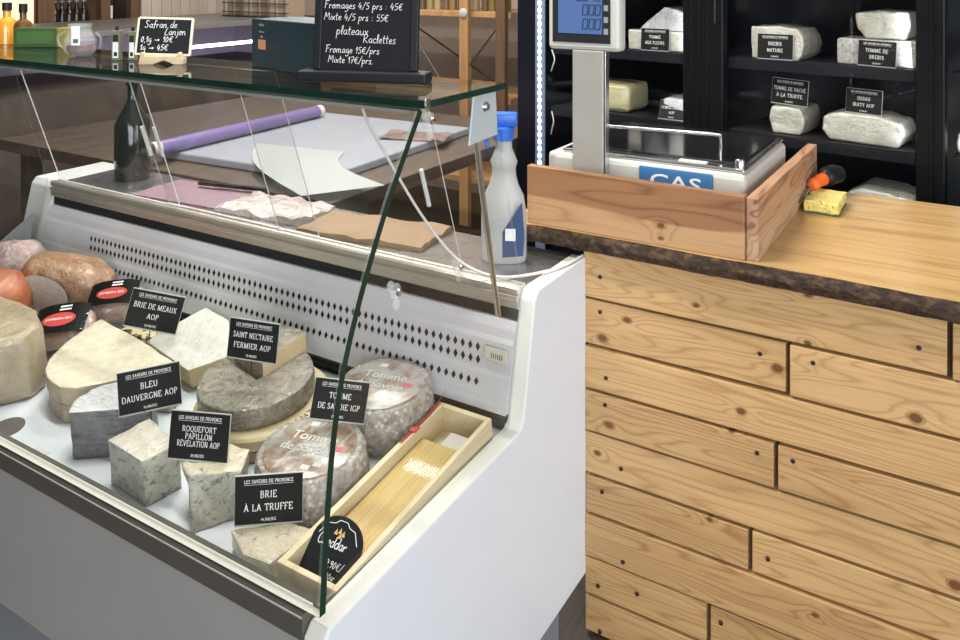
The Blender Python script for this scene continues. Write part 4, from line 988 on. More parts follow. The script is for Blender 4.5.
def pack(label, c, size, yaw, tilt, mlab, ptw, body=MEATW):
    m = DM @ Matrix.Translation((c[0], c[1], c[2])) @ Matrix.Rotation(R(yaw), 4, 'Z') @ Matrix.Rotation(R(tilt), 4, 'X')
    th = thing('meat_pack', label, 'packed meat', tuple(m @ Vector((0, 0, 0))), 'packed meats at the far end')
    bm = blob(c, (size[0], size[1], size[2]), m, 0.006, 22); obj('meat', bm, body, th, True)
    bm = newbm()
    def film(u, v):
        x, y = (u - .5) * 2, (v - .5) * 2
        r = max(abs(x), abs(y)); e = (1 - min(1, r) ** 4)
        p = Vector((x * size[0] * 1.18, y * size[1] * 1.2, size[2] * (0.18 + 0.98 * e) + 0.002 + 0.003 * noise.noise(Vector((x * 6, y * 6, c[0] * 9)))))
        return m @ p
    grid(bm, film, 26, 22); obj('film', bm, FILM, th, True)
    lw, lh = size[0] * .80, size[1] * .90
    lz = lambda x, y: size[2] * (1.20) + 0.004
    bm = newbm(); grid(bm, lambda u, v: m @ Vector(((u - .5) * 2 * lw, (v - .5) * 2 * lh, size[2] * 1.17 + 0.007 - 0.012 * (abs(u - .5) * 2) ** 3)), 12, 6, thick=0.0006); lb = obj('paper_label', bm, CARD, th)
    bm = newbm(); pts = [(lw * .62 * math.cos(R(a)), -lh * .12 + lh * .46 * math.sin(R(a))) for a in range(0, 360, 15)]
    prism(bm, pts, size[2] * 1.17 + 0.0068, size[2] * 1.17 + 0.0078, 'Z', 0, 0, 2, m); obj('red_oval', bm, plain('red_oval', (0.50, 0.05, 0.04), 0.5), lb)
    bm = newbm(); text_bm(bm, 'JAMBON SEC', 0.0095 * lw / .055, 0, -lh * .17, m @ Matrix.Translation((0, 0, size[2] * 1.17 + 0.0082)) @ Matrix.Rotation(R(-90), 4, 'X'))
    for k in range(2): box(bm, (-lw * .1, lh * (.50 + k * .22), size[2] * 1.17 + .0072), (lw * .34, lh * (.60 + k * .22), size[2] * 1.17 + .0078), 0, 0, m)
    obj('lettering', bm, PRINT, lb)
    return th
pack('packed meat with red oval label, front one beside the brie', (-2.025, 0.305, 0.048), (0.080, 0.056, 0.030), 42, 16, 0, 0)
pack('packed meat with red oval label, rear one beside the perforated panel', (-2.000, 0.440, 0.062), (0.078, 0.048, 0.030), 40, 18, 0, 0)
m = DM @ Matrix.Translation((-2.195, 0.425, 0.080)) @ Matrix.Rotation(R(28), 4, 'Z') @ Matrix.Rotation(R(14), 4, 'Y')
hm = thing('ham', 'big golden-brown ham in crinkled film behind the packed meats', 'ham', tuple(DM @ Vector((-2.215, 0.405, 0))), 'packed meats at the far end')
obj('meat', blob((1, 2, 3), (0.130, 0.062, 0.078), m, 0.012, 14), HAM, hm, True)
bm = newbm(); lathe(bm, [(0, 0.003), (0.045, 0.003), (0.058, 0.0)], (0, 0, 0), 30, 0, mat=m @ Matrix.Translation((-0.03, -0.078, 0.0)) @ Matrix.Rotation(R(90), 4, 'X') @ Matrix.Diagonal((1.35, 1.0, 1, 1))); obj('cut_face', bm, wrapped('grey_cut_face', (0.30, 0.25, 0.22), (0.40, 0.33, 0.29), 20, 0.3, 0.4, wrap=0.9), hm, True, 'greyish cut face')
oc = thing('orange_cheese', 'domed orange-rinded cheese with pale cut face at the left edge', 'cheese', tuple(DM @ Vector((-2.27, 0.33, 0))))
m = DM @ Matrix.Translation((-2.255, 0.258, 0.093)) @ Matrix.Rotation(R(-50), 4, 'Z')
bm = newbm(); lathe(bm, [(0, -0.11), (0.045, -0.105), (0.075, -0.08), (0.092, -0.03), (0.092, 0.02), (0.075, 0.07), (0.04, 0.094), (0, 0.10)], (0, 0, 0), 24, 0, 0, math.pi, m @ Matrix.Rotation(R(0), 4, 'Z') @ Matrix.Diagonal((1, 1, 0.82, 1))); obj('rind', bm, ORANGE, oc, True)
bm = newbm(); prism(bm, [(0.092 * math.cos(R(a)), 0.082 * math.sin(R(a))) for a in range(0, 360, 12)], -0.003, 0.001, 'Y', 0, 0, 2, m); obj('cut_face', bm, CR_HARD, oc, label='pale straw-coloured cut face')
m = DM @ Matrix.Translation((-2.43, 0.42, 0.085)) @ Matrix.Rotation(R(20), 4, 'Z')
tag(obj('meat_pack', blob((4, 1, 2), (0.080, 0.06, 0.08), m, 0.012, 20), PINK, None, True), 'pink packed meat in crinkled film against the left end wall', 'packed meat', 'packed meats at the far end')
bm = newbm(); prism(bm, [(0.975, 0.70), (1.30, 0.70), (1.46, 0.80), (1.44, 0.60), (0.99, 0.60)], -2.5185, -2.5145, 'X'); obj('end_plate', bm, plain('smoke_grey_plate', (0.16, 0.17, 0.18), 0.3), case)

# ------------------------------------------------------------------ things on the glass top
GT = 1.3305
bc = thing('chalkboard', 'tall black counter chalkboard listing platter prices, on a black foot', 'chalkboard', (-1.04, 1.272, GT))
m = rot((-1.049, 1.271, GT), 20, 0, 0)
bm = newbm(); box(bm, (-0.132, -0.022, 0.0), (0.132, 0.030, 0.021), 0, 0.004, m); obj('foot', bm, BLACK, bc)
mb = m @ Matrix.Translation((0, 0.006, 0.0215)) @ Matrix.Rotation(R(-5), 4, 'X')
bm = newbm(); box(bm, (-0.108, -0.004, 0), (-0.092, 0.008, 0.40), 0, 0.002, mb); box(bm, (0.092, -0.004, 0), (0.108, 0.008, 0.40), 0, 0.002, mb); box(bm, (-0.092, -0.004, 0.384), (0.092, 0.008, 0.40), 0, 0.002, mb); obj('frame', bm, BLACK, bc)
bm = newbm(); box(bm, (-0.0925, 0.0, 0), (0.0925, 0.006, 0.384), 0, 0, mb); bd = obj('slate', bm, SLATE, bc)
bm = newbm()
for s, x, z, sz in (('Fromages 4/5 prs : 45\u20ac', -0.089, 0.122, 0.0195), ('Mixte 4/5 prs : 55\u20ac', -0.089, 0.099, 0.0195), ('plateaux', -0.062, 0.070, 0.023), ('Raclettes', -0.006, 0.054, 0.0215), ('Fromage 15\u20ac/prs', -0.084, 0.034, 0.019), ('Mixte 17\u20ac/prs.', -0.078, 0.014, 0.019), ('plateaux', -0.06, 0.158, 0.023), ('Charcuteries', -0.04, 0.186, 0.021)):
    if 'Ch' in s and sz == 0.021: s = 'Charcutier' if False else 'Fromages'
    hand_bm(bm, s, sz * 0.80, x, z, mb, 0.0011, -0.02, -0.0005)
obj('lettering', bm, CHALK, bd)
ss = thing('small_chalkboard', 'small white-framed chalkboard on a wooden easel foot', 'chalkboard', (-1.645, 1.262, GT))
m = rot((-1.645, 1.262, GT), 32, 0, 0); mb = m @ Matrix.Translation((0, 0.0, 0.020)) @ Matrix.Rotation(R(-12), 4, 'X') @ Matrix.Rotation(R(1.5), 4, 'Y')
bm = newbm(); prism(bm, [(-.064, 0), (.064, 0), (.066, .004), (.066, .086), (.062, .09), (-.062, .09), (-.066, .086), (-.066, .004)], -0.001, 0.004, 'Y', 0, 0.001, 2, mb); obj('frame', bm, plain('ivory_frame', (0.72, 0.66, 0.52), 0.5), ss)
bm = newbm(); box(bm, (-.0605, -0.0016, .005), (.0605, -0.001, .085), 0, 0, mb); bd = obj('slate', bm, SLATE, ss)
bm = newbm()
for s, x, z, sz in (('Safran de', -0.048, 0.064, 0.0175), ('Lanjon', 0.0, 0.048, 0.0175), ('0,1g > 10\u20ac', -0.054, 0.030, 0.016), ('1g > 45\u20ac', -0.054, 0.011, 0.016)): hand_bm(bm, s, sz, x, z, mb, 0.0013, 0.02, -0.0018)
obj('lettering', bm, CHALK, bd)
bm = newbm()
prism(bm, [(-.052, 0), (-.046, .028), (-.040, .028), (-.036, .020), (.036, .020), (.040, .028), (.046, .028), (.052, .012), (.050, 0), (.030, 0), (.018, .006), (.006, .010), (-.006, .006), (-.018, 0)], -0.012, 0.016, 'Y', 0, 0.0015, 2, m)
obj('easel_foot', bm, wood('easel_wood', (0.62, 0.50, 0.32), (0.48, 0.35, 0.2), 'X', rough=0.5, island=False), ss)

jr = thing('glass_jar', 'faceted glass jug with dark red contents and white tag', 'jar', (-1.985, 1.275, GT))
CLEARG = plain('jar_glass', (0.75, 0.77, 0.80), 0.06, alpha=0.10)
bm = newbm(); lathe(bm, [(0, 0), (0.028, 0), (0.038, 0.012), (0.040, 0.040), (0.030, 0.062), (0.027, 0.070), (0.031, 0.082), (0.028, 0.082), (0.024, 0.070), (0.027, 0.060), (0.036, 0.040), (0.034, 0.014), (0.026, 0.004), (0, 0.004)], (-1.985, 1.275, GT), 10); obj('body', bm, CLEARG, jr)
bm = newbm(); tube(bm, spline([(-2.018, 1.257, GT + .062), (-2.036, 1.247, GT + .05), (-2.032, 1.249, GT + .028), (-2.018, 1.256, GT + .016)], 6), 0.003, 8); obj('handle', bm, CLEARG, jr, True); bm = newbm(); tube(bm, spline([(-1.95, 1.295, GT + .060), (-1.938, 1.302, GT + .045), (-1.94, 1.30, GT + .02)], 6), 0.003, 8); obj('spout', bm, CLEARG, jr, True)
bm = newbm(); lathe(bm, [(0, 0.0045), (0.024, 0.0045), (0.031, 0.014), (0.031, 0.028), (0, 0.028)], (-1.985, 1.275, GT), 14); obj('red_contents', bm, plain('dark_red_spice', (0.10, 0.012, 0.01), 0.7), jr)
bm = newbm(); box(bm, (-0.010, -0.0395, 0.030), (0.010, -0.0385, 0.078), 0, 0, rot((-1.985, 1.275, GT), 42, 0, 0)); tgx = obj('tag', bm, plain('white_paper_tag', (0.72, 0.74, 0.78), 0.6), jr)
bm = newbm(); box(bm, (-0.006, -0.0402, 0.036), (0.006, -0.0396, 0.046), 0, 0, rot((-1.985, 1.275, GT), 42, 0, 0)); obj('print', bm, plain('tag_print', (0.05, 0.12, 0.08), 0.6), tgx)
def vial(x, y, label, w=0.020, h=0.072):
    th = thing('spice_box', label, 'spice box', (x, y, GT), 'slim spice boxes on the glass top')
    m = rot((x, y, GT), 36, 0, 0)
    bm = newbm(); box(bm, (-w / 2, -.010, 0.0), (w / 2, .010, h), 0, 0.001, m); obj('carton', bm, plain('olive_carton', (0.15, 0.15, 0.08), 0.5), th)
    bm = newbm(); box(bm, (-w * .32, -.0106, 0.006), (w * .32, -.0101, h * .62), 0, 0, m); lb = obj('white_label', bm, plain('white_paper_tag', (0.72, 0.74, 0.78), 0.6), th)
    bm = newbm(); box(bm, (-w * .32, -.0108, h * .62), (w * .32, -.0101, h * .86), 0, 0, m); box(bm, (-w * .2, -.0109, h * .14), (w * .2, -.0105, h * .28), 0, 0, m); obj('black_print', bm, BLACK, th)
    bm = newbm(); lathe(bm, [(0, h), (0.004, h), (0.004, h + .010), (0, h + .010)], (x, y, GT), 12); obj('cap', bm, BLACK, th)
vial(-1.815, 1.262, 'slim spice box with white label, left one beside the small chalkboard')
vial(-1.785, 1.285, 'slim spice box with white label, half hidden behind its neighbour', 0.017, 0.070)

def bottle(bm_prof, x, y, z, name, label, mats, cap_h, group=None, seg=20, lab=None, cat='bottle'):
    th = thing(name, label, cat, (x, y, z), group)
    bm = newbm(); lathe(bm, bm_prof, (x, y, z), seg); obj('glass_body', bm, mats[0], th, 35)
    r, h = bm_prof[-2][0], bm_prof[-1][1]
    bm = newbm(); lathe(bm, [(0, h - .001), (r * 1.25, h - .001), (r * 1.25, h + cap_h), (0, h + cap_h)], (x, y, z), seg); obj('cap', bm, mats[1], th, 35)
    if lab:
        bm = newbm(); lathe(bm, [(bm_prof[1][0] + .0008, lab[0]), (bm_prof[1][0] + .0008, lab[1])], (x, y, z), seg, 0, R(200), R(360)); obj('paper_label', bm, lab[2], th, True)
    return th
AMBER = plain('amber_oil', (0.62, 0.27, 0.03), 0.15, coat=0.6)
PALEO = plain('pale_oil', (0.70, 0.52, 0.14), 0.15, coat=0.6)
CLEARB = plain('frosted_bottle', (0.50, 0.48, 0.40), 0.2, coat=0.5)
pr = lambda r, h: [(0, 0), (r, 0), (r, h * .55), (r * .85, h * .68), (r * .36, h * .78), (r * .36, h), (0, h)]
bottle(pr(0.030, 0.100), -2.50, 1.372, GT, 'oil_bottle', 'oil bottle with amber filling and black cap beside the green tin', [AMBER, BLACK], 0.022, 'oil bottles on the glass top')
bottle(pr(0.026, 0.096), -2.425, 1.378, GT, 'oil_bottle', 'dark bottle with black cap right behind the green tin', [plain('brown_oil', (0.10, 0.05, 0.015), 0.15), BLACK], 0.024, 'oil bottles on the glass top')
bottle(pr(0.030, 0.095), -2.55, 1.335, GT, 'oil_bottle', 'pale bottle half cut off by the left picture edge', [PALEO, CLEARB], 0.02, 'oil bottles on the glass top')
gb = thing('tin_box', 'flat dark green and mustard tin box beside the oil bottles', 'box', (-2.30, 1.375, GT))
m = rot((-2.305, 1.372, GT), 34, 0, 0)
bm = newbm(); box(bm, (-0.075, -0.025, 0), (0.045, 0.03, 0.055), 0, 0.002, m); obj('tin', bm, plain('dark_green_tin', (0.035, 0.075, 0.018), 0.4), gb)
bm = newbm(); box(bm, (0.0455, -0.025, 0), (0.075, 0.03, 0.055), 0, 0.002, m); obj('end_cap', bm, plain('mustard', (0.20, 0.17, 0.035), 0.45), gb)
bm = newbm(); box(bm, (-0.066, -0.0256, 0.010), (0.036, -0.0251, 0.046), 0, 0, m); obj('panel', bm, plain('mid_green', (0.05, 0.115, 0.03), 0.4), gb)
tb = thing('teal_box', 'dark teal cardboard box with a small orange sticker', 'box', (-1.33, 1.37, GT))
m = rot((-1.447, 1.352, GT), -14, 0, 0)
bm = newbm(); box(bm, (0, 0, 0.0), (0.30, 0.13, 0.108), 0, 0.002, m); tbb = obj('carton', bm, plain('dark_teal_card', (0.010, 0.026, 0.036), 0.45), tb)
bm = newbm(); box(bm, (0.030, -0.0006, 0.040), (0.062, 0.0, 0.062), 0, 0, m); obj('sticker', bm, plain('orange_sticker', (0.50, 0.22, 0.10), 0.5), tb, label='orange sticker')
bm = newbm()
for z, s, sz in ((0.092, 'ooo', 0.013), (0.078, 'Selection', 0.006), (0.066, 'oo', 0.011)): text_bm(bm, '\u25cb' if False else s, sz, 0.045, z, m @ Matrix.Translation((0, -0.0008, 0)))
obj('lettering', bm, plain('faint_print', (0.20, 0.28, 0.30), 0.6), tb)

# ------------------------------------------------------------------ rear worktop
gbt = bottle([(0, 0), (0.054, 0), (0.055, 0.004), (0.055, 0.17), (0.047, 0.195), (0.018, 0.245), (0.015, 0.26), (0.015, 0.30), (0, 0.30)], -2.355, 1.693, 0.8785, 'wine_bottle', 'dark green glass bottle standing on the steel shelf behind the case', [plain('black_green_glass', (0.012, 0.018, 0.015), 0.08, coat=0.5), BLACK], 0.012, None, 32)
sb = thing('spray_bottle', 'white spray bottle with blue trigger head on the steel shelf', 'spray bottle', (-0.935, 1.668, 0.8785))
m = rot((-0.962, 1.672, 0.8785), 25, 0, 0) @ Matrix.Scale(1.06, 4)
bm = newbm()
pf = [(0, .048), (.012, .050), (.10, .050), (.14, .044), (.165, .032), (.185, .027), (.20, .026), (.215, .030), (.245, .018), (.262, .017)]
b2 = bmesh.new(); rings = []
for z, r in pf: rings.append([b2.verts.new((r * math.cos(2 * math.pi * k / 28), r * 0.68 * math.sin(2 * math.pi * k / 28), z)) for k in range(28)])
for A, B in zip(rings, rings[1:]):
    for k in range(28): b2.faces.new((A[k], A[(k + 1) % 28], B[(k + 1) % 28], B[k]))
b2.faces.new(rings[0]); b2.faces.new(rings[-1]); merge(bm, b2, 0, m); obj('body', bm, plain('milky_plastic', (0.40, 0.41, 0.40), 0.4), sb, True)
BLUEP = plain('blue_plastic', (0.02, 0.12, 0.55), 0.35)
bm = newbm(); lathe(bm, [(0, .262), (.022, .262), (.022, .288), (.016, .292), (0, .292)], (0, 0, 0), 20, 0, mat=m); box(bm, (-0.055, -0.014, 0.290), (0.03, 0.014, 0.322), 0, 0.006, m); box(bm, (-0.068, -0.008, 0.302), (-0.055, 0.008, 0.318), 0, 0.002, m); tube(bm, [m @ Vector(p) for p in ((-0.032, 0, 0.292), (-0.042, 0, 0.27), (-0.036, 0, 0.245))], 0.006, 8); obj('trigger_head', bm, BLUEP, sb, 40)
bm = newbm(); prism(bm, [(0.0, 0.015), (0.044, 0.02), (0.047, 0.06), (0.042, 0.135), (0.02, 0.10), (0.0, 0.07)], -0.036, -0.030, 'Y', 0, 0.001, 2, m); obj('label', bm, plain('navy_label', (0.03, 0.06, 0.16), 0.4), sb)
bm = newbm(); box(bm, (0.006, -0.037, 0.052), (0.028, -0.0362, 0.078), 0, 0, m); obj('label_mark', bm, PRINT, sb)
# table behind
TABW = wood('brown_table_wood', (0.095, 0.070, 0.054), (0.052, 0.038, 0.029), 'Y', rings=2.0, rough=0.5, island=False, shift=3.3)
tb2 = thing('table', 'brown wooden table behind the cheese case holding the white cutting board', 'table', (-2.5, 2.6, 0))
bm = newbm(); box(bm, (-3.45, 1.86, 0.815), (-1.66, 3.30, 0.860), 0, 0.003); obj('tabletop', bm, TABW, tb2)
for x in (-3.40, -1.78):
    for y in (1.92, 3.2):
        bm = newbm(); box(bm, (x, y, 0.0), (x + 0.06, y + 0.06, 0.8145), 0, 0.003); obj('leg', bm, TABW, tb2)
bm = newbm(); box(bm, (-3.34, 1.94, 0.35), (-1.80, 3.2, 0.38), 0, 0.002); obj('lower_shelf', bm, plain('dark_shelf_wood', (0.10, 0.065, 0.045), 0.6), tb2)
bm = newbm(); m = rot((-2.255, 2.50, 0.8605), 3, 0, 0); box(bm, (-0.37, -0.50, 0), (0.42, 0.42, 0.030), 0, 0.006, m); tag(obj('cutting_board', bm, plain('blue_white_board', (0.30, 0.315, 0.36), 0.4)), 'large white plastic cutting board on the brown table', 'cutting board')
rl = thing('film_roll', 'long purple roll of wrapping film with white paper core', 'film roll', (-2.53, 2.35, 0.891))
p0, p1 = Vector((-2.505, 1.875, 0.918)), Vector((-2.56, 2.80, 0.918))
PURP = NT('purple_film'); PURP.set(color=PURP.mix(PURP.noise(1.0, PURP.scale(PURP.co(), (40, 2, 40)), detail=2), (0.11, 0.08, 0.22), (0.23, 0.18, 0.36)), rough=0.22, coat=0.7)
bm = newbm(); tube(bm, [p0.lerp(p1, .035), p0.lerp(p1, .97)], 0.027, 24); obj('film', bm, PURP.m, rl, 40)
bm = newbm(); d = (p1 - p0).normalized(); tube(bm, [p0, p1], 0.0265, 24, 0, False); tube(bm, [p0, p1], 0.020, 24, 0, False)
obj('core', bm, plain('white_core', (0.62, 0.60, 0.56), 0.7), rl, 40)
# sheet of white paper
A, B, C_, D_ = Vector((-2.36, 2.235, 0.895)), Vector((-1.98, 2.29, 0.895)), Vector((-1.575, 2.01, 0.892)), Vector((-1.73, 1.81, 0.884))
def pap(u, v):
    p = A.lerp(B, u).lerp(D_.lerp(C_, u), v)
    p.z += 0.035 * math.sin(math.pi * v) * (1 - 0.4 * u) * 0.2 + 0.010 * v * (1 - v)
    q = Vector((0.055, 0.045, 0)) * -math.sin(math.pi * v) * (1 if u < .5 else 1)
    return p + q
bm = newbm(); grid(bm, pap, 16, 24, thick=0.0007); tag(obj('paper_sheet', bm, plain('white_paper', (0.64, 0.67, 0.655), 0.7, var=0.01), None, True), 'curved blank white sheet of paper lying behind the glass', 'paper')
# brown paper bag, pink paper, clear bag
def crump(cx, cy, lx, ly, yaw, z, amp, seed, h):
    m = rot((cx, cy, z), yaw, 0, 0)
    b2 = bmesh.new(); bmesh.ops.create_cube(b2, size=1.0); bmesh.ops.subdivide_edges(b2, edges=b2.edges[:], cuts=11, use_grid_fill=True)
    for v in b2.verts:
        x, y, zz = v.co
        k = 1 - 0.7 * max(abs(x), abs(y)) ** 2 * 2
        p = Vector((x * lx, y * ly, (zz + .5) * h * max(0.12, k)))
        if zz > -0.4: p += Vector((0, 0, 1)) * max(-p.z * .6, amp * noise.noise(Vector((x * 7, y * 7, seed))) + amp * .6 * abs(noise.noise(Vector((x * 16, y * 16, seed)))))
        p.x += 0.008 * noise.noise(Vector((y * 3, seed, 0)))
        v.co = m @ p
    return b2
tag(obj('paper_bag', crump(-1.345, 1.668, 0.36, 0.17, 8, 0.8785, 0.008, 2.0, 0.018), plain('kraft_paper', (0.25, 0.165, 0.095), 0.75, var=0.1), None, 25), 'crumpled brown kraft paper bag on the steel shelf', 'paper bag')
tag(obj('film_bag', crump(-1.70, 1.672, 0.30, 0.16, 4, 0.8785, 0.012, 5.0, 0.022), wrapped('clear_crumpled_film', (0.34, 0.27, 0.25), (0.50, 0.42, 0.40), 30, 0.6, 0.25, wrap=0.9, painted_glint=0.4), None, 25), 'crumpled clear film bag left of the brown paper bag', 'film')
bm = newbm(); grid(bm, lambda u, v: rot((-2.02, 1.672, 0.8786), 5, 0, 0) @ Vector(((u - .5) * 0.34, (v - .5) * 0.19, 0.002 + 0.006 * (0.5 + 0.5 * noise.noise(Vector((u * 5, v * 5, 1)))))), 16, 10, thick=0.0006)
tag(obj('pink_paper', bm, plain('pink_wrapping_paper', (0.50, 0.35, 0.42), 0.5), None, True), 'pinkish wrapping paper spread on the steel shelf', 'paper')
bm = newbm(); m = rot((-1.96, 1.745, 0.892), 12, 0, 0); box(bm, (-0.11, -0.012, 0), (0.13, 0.006, 0.010), 0, 0.002, m); tag(obj('black_bar', bm, BLACK), 'short black bar lying across the pink paper', 'bar')
bm = newbm(); grid(bm, lambda u, v: rot((-1.93, 2.66, 0.8915), 20, 0, 0) @ Vector(((u - .5) * 0.26, (v - .5) * 0.16, 0.002 + 0.02 * abs(noise.noise(Vector((u * 4, v * 4, 3)))))), 14, 10, thick=0.0008)
tag(obj('paper_scrap', bm, wrapped('brown_pink_paper', (0.25, 0.17, 0.15), (0.50, 0.36, 0.34), 14, 0.4, 0.6), None, True), 'crumpled brown and pink paper on the far end of the cutting board', 'paper')
# white cable
cb = spline([(-1.035, 1.255, 1.306), (-1.046, 1.27, 1.265), (-1.05, 1.36, 1.150), (-1.03, 1.44, 1.028), (-0.985, 1.492, 0.936), (-0.930, 1.516, 0.902), (-0.880, 1.545, 0.8925), (-0.836, 1.63, 0.886), (-0.815, 1.70, 0.8845), (-0.81, 1.775, 0.8845)], 8)
bm = newbm(); tube(bm, cb, 0.0031, 10); tag(obj('cable', bm, plain('white_cable', (0.66, 0.66, 0.64), 0.4), None, True), 'white cable hanging from the glass shelf down to the steel rail', 'cable')

# ------------------------------------------------------------------ display fridge
FP0 = Vector((-0.182, 2.73, 0)); FE = Vector((-0.988, 0.152, 0)).normalized(); FN = Vector((0.152, 0.988, 0)).normalized()
FM = Matrix(((FE.x, FN.x, 0, FP0.x), (FE.y, FN.y, 0, FP0.y), (0, 0, 1, 0), (0, 0, 0, 1)))
FYAW = math.degrees(math.atan2(-FE.y, -FE.x))
fg = thing('display_fridge', 'black upright display fridge with lit shelves of cheese behind the scale', 'fridge', tuple(FP0 + FE * 0.5 + FN * 0.3))
NAVY = plain('black_navy_steel', (0.006, 0.007, 0.012), 0.35, spec=0.3)
SHELF = plain('dark_shelf', (0.010, 0.011, 0.016), 0.45, spec=0.3)
bm = newbm()
box(bm, (-0.62, 0.42, 0.0), (1.47, 0.46, 2.05), 0, 0, FM); box(bm, (1.382, 0.0, 0.0), (1.47, 0.42, 2.05), 0, 0, FM); box(bm, (-0.62, 0.0, 0.0), (-0.58, 0.42, 2.05), 0, 0, FM)
box(bm, (-0.58, 0.0, 0.0), (1.382, 0.42, 0.42), 0, 0, FM); box(bm, (-0.58, 0.0, 1.92), (1.382, 0.42, 2.05), 0, 0, FM)
obj('cabinet', bm, NAVY, fg)
for nm, s0, s1 in (('door_post', -0.075, 0.0), ('door_post', 0.590, 0.736)):
    bm = newbm(); box(bm, (s0, -0.012, 0.42), (s1, 0.03, 1.92), 0, 0.003, FM)
    if s1 > 0.5:
        for q in (0.640, 0.672, 0.70): box(bm, (q, -0.016, 0.42), (q + 0.006, -0.012, 1.92), 0, 0.001, FM)
    else: box(bm, (s0 + .03, -0.018, 0.42), (s0 + .036, -0.012, 1.92), 0, 0, FM)
    obj(nm, bm, BLACKM, fg)
bm = newbm(); box(bm, (0.612, -0.0175, 1.37), (0.618, -0.0165, 1.92), 0, 0, FM); obj('seal_highlight', bm, STEELB, fg)
for s0, s1 in ((0.0, 0.590), (0.736, 1.33), (-0.58, -0.075)):
    for z in (0.76, 1.008, 1.252, 1.50):
        bm = newbm(); box(bm, (s0 + .004, 0.035, z - 0.012), (s1 - .004, 0.42, z), 0, 0, FM); box(bm, (s0 + .004, 0.030, z - 0.034), (s1 - .004, 0.035, z + 0.002), 0, 0, FM); obj('shelf', bm, SHELF, fg)
    bm = newbm(); slab(bm, FM @ Vector((s0 + .002, -0.004, 0.43)), FE * (s1 - s0 - .004), (0, 0, 1.48), FN, 0.004); obj('door_glass', bm, [GLASS, GEDGE], fg)
# light strip
bm = newbm(); box(bm, (1.332, -0.004, 0.43), (1.378, 0.004, 1.91), 0, 0, FM); ls = obj('light_strip', bm, plain('strip_housing', (0.16, 0.20, 0.30), 0.3), fg)
bm = newbm()
for k in range(40):
    z = 0.78 + k * 0.0275
    box(bm, (1.349, -0.0075, z), (1.363, -0.0042, z + 0.013), 0, 0.0, FM)
obj('diodes', bm, emis('diode_white', (0.70, 0.85, 1.0), 6.0), ls)
bm = newbm(); box(bm, (1.350, -0.0068, 0.77), (1.362, -0.0041, 1.88), 0, 0, FM); obj('diffuser', bm, emis('diode_glow', (0.35, 0.52, 0.95), 0.55), ls)
bm = newbm(); tube(bm, [FM @ Vector(p) for p in spline([(1.315, 0.02, 1.235), (1.296, 0.012, 1.20), (1.305, 0.012, 1.17), (1.318, 0.02, 1.15)], 5)], 0.0025, 6); tube(bm, [FM @ Vector(p) for p in spline([(1.315, 0.02, 0.99), (1.30, 0.012, 0.955), (1.306, 0.012, 0.93), (1.318, 0.02, 0.90)], 5)], 0.0025, 6); obj('wire', bm, plain('white_cable', (0.66, 0.66, 0.64), 0.4), fg, True)
def fridge_fill(s, z0, sx, sy, pw, to):  # unseen area lights added behind the posts to brighten the cheeses
    c = FM @ Vector(s); d = bpy.data.lights.new('fridge_fill', 'AREA'); d.shape = 'RECTANGLE'; d.size = sx; d.size_y = sy; d.energy = pw; d.color = (0.86, 0.93, 1.0)
    o = bpy.data.objects.new('fridge_fill', d); COL.objects.link(o); o.location = c
    o.rotation_euler = ((FM @ Vector(to)) - c).to_track_quat('-Z', 'Y').to_euler()
fridge_fill((0.028, 0.05, 1.15), 0, 0.02, 1.0, 0.75, (0.22, 0.28, 1.12))
fridge_fill((0.575, 0.05, 1.15), 0, 0.02, 1.0, 0.3, (0.40, 0.28, 1.12))
fridge_fill((0.76, 0.05, 1.15), 0, 0.02, 1.0, 0.35, (0.95, 0.28, 1.12))
fridge_fill((-0.10, 0.05, 1.05), 0, 0.02, 0.6, 0.3, (-0.3, 0.28, 1.05))
FCW = wrapped('ivory_wrapped_cheese', (0.36, 0.34, 0.27), (0.50, 0.48, 0.41), 26, 0.5, 0.4, wrap=0.9, wrapdir=(10, 10, 16), painted_glint=0.25)
FCG = wrapped('grey_speckled_cheese', (0.20, 0.19, 0.17), (0.46, 0.44, 0.41), 90, 0.8, 0.6, wrap=0.5, painted_glint=0.1)
FCY = wrapped('yellow_wrapped_cheese', (0.46, 0.42, 0.20), (0.54, 0.50, 0.28), 20, 0.4, 0.4, wrap=0.8, painted_glint=0.1)
FILMC = wrapped('film_over_cheese', (0.30, 0.31, 0.33), (0.50, 0.50, 0.50), 24, 0.8, 0.25, wrap=1.0, painted_glint=0.45)
fgroup = 'wrapped cheeses in the fridge'
def fcheese(label, s0, s1, z0, z1, mat, w0=0.07, w1=0.24, bev=0.02, rough=0.003, shape=None):
    k = [(0, 0), (1, 0), (1, 1), (0, 1)] if not shape else shape
    bm = newbm(); prism(bm, [(s0 + (s1 - s0) * a, z0 + .0005 + (z1 - z0) * b) for a, b in k], w0, w1, 'Y', 0, bev, 3, FM, rough, 3, 30)
    tag(obj('wrapped_cheese', bm, mat, None, 60), label, 'cheese', fgroup)
fcheese('white cheese slab on the top left fridge shelf beside the scale display', 0.752, 1.0, 1.2525, 1.325, FCW, bev=0.008)
bm = newbm(); prism(bm, [(0.750, 1.326), (0.965, 1.326), (0.93, 1.36), (0.86, 1.415), (0.80, 1.40), (0.752, 1.39)], 0.09, 0.22, 'Y', 0, 0.006, 2, FM, 0.003, 3, 30)
tag(obj('wrapped_cheese', bm, FILMC, None, 60), 'film-wrapped grey cheese wedge lying on top of the white slab in the fridge', 'cheese', fgroup)
fcheese('round yellowish cheese behind the scale pole', 1.0, 1.255, 1.0085, 1.118, FCY, bev=0.03)
fcheese('small film-wrapped cheese piece left of the middle fridge post', 0.745, 0.86, 1.0085, 1.085, FILMC)
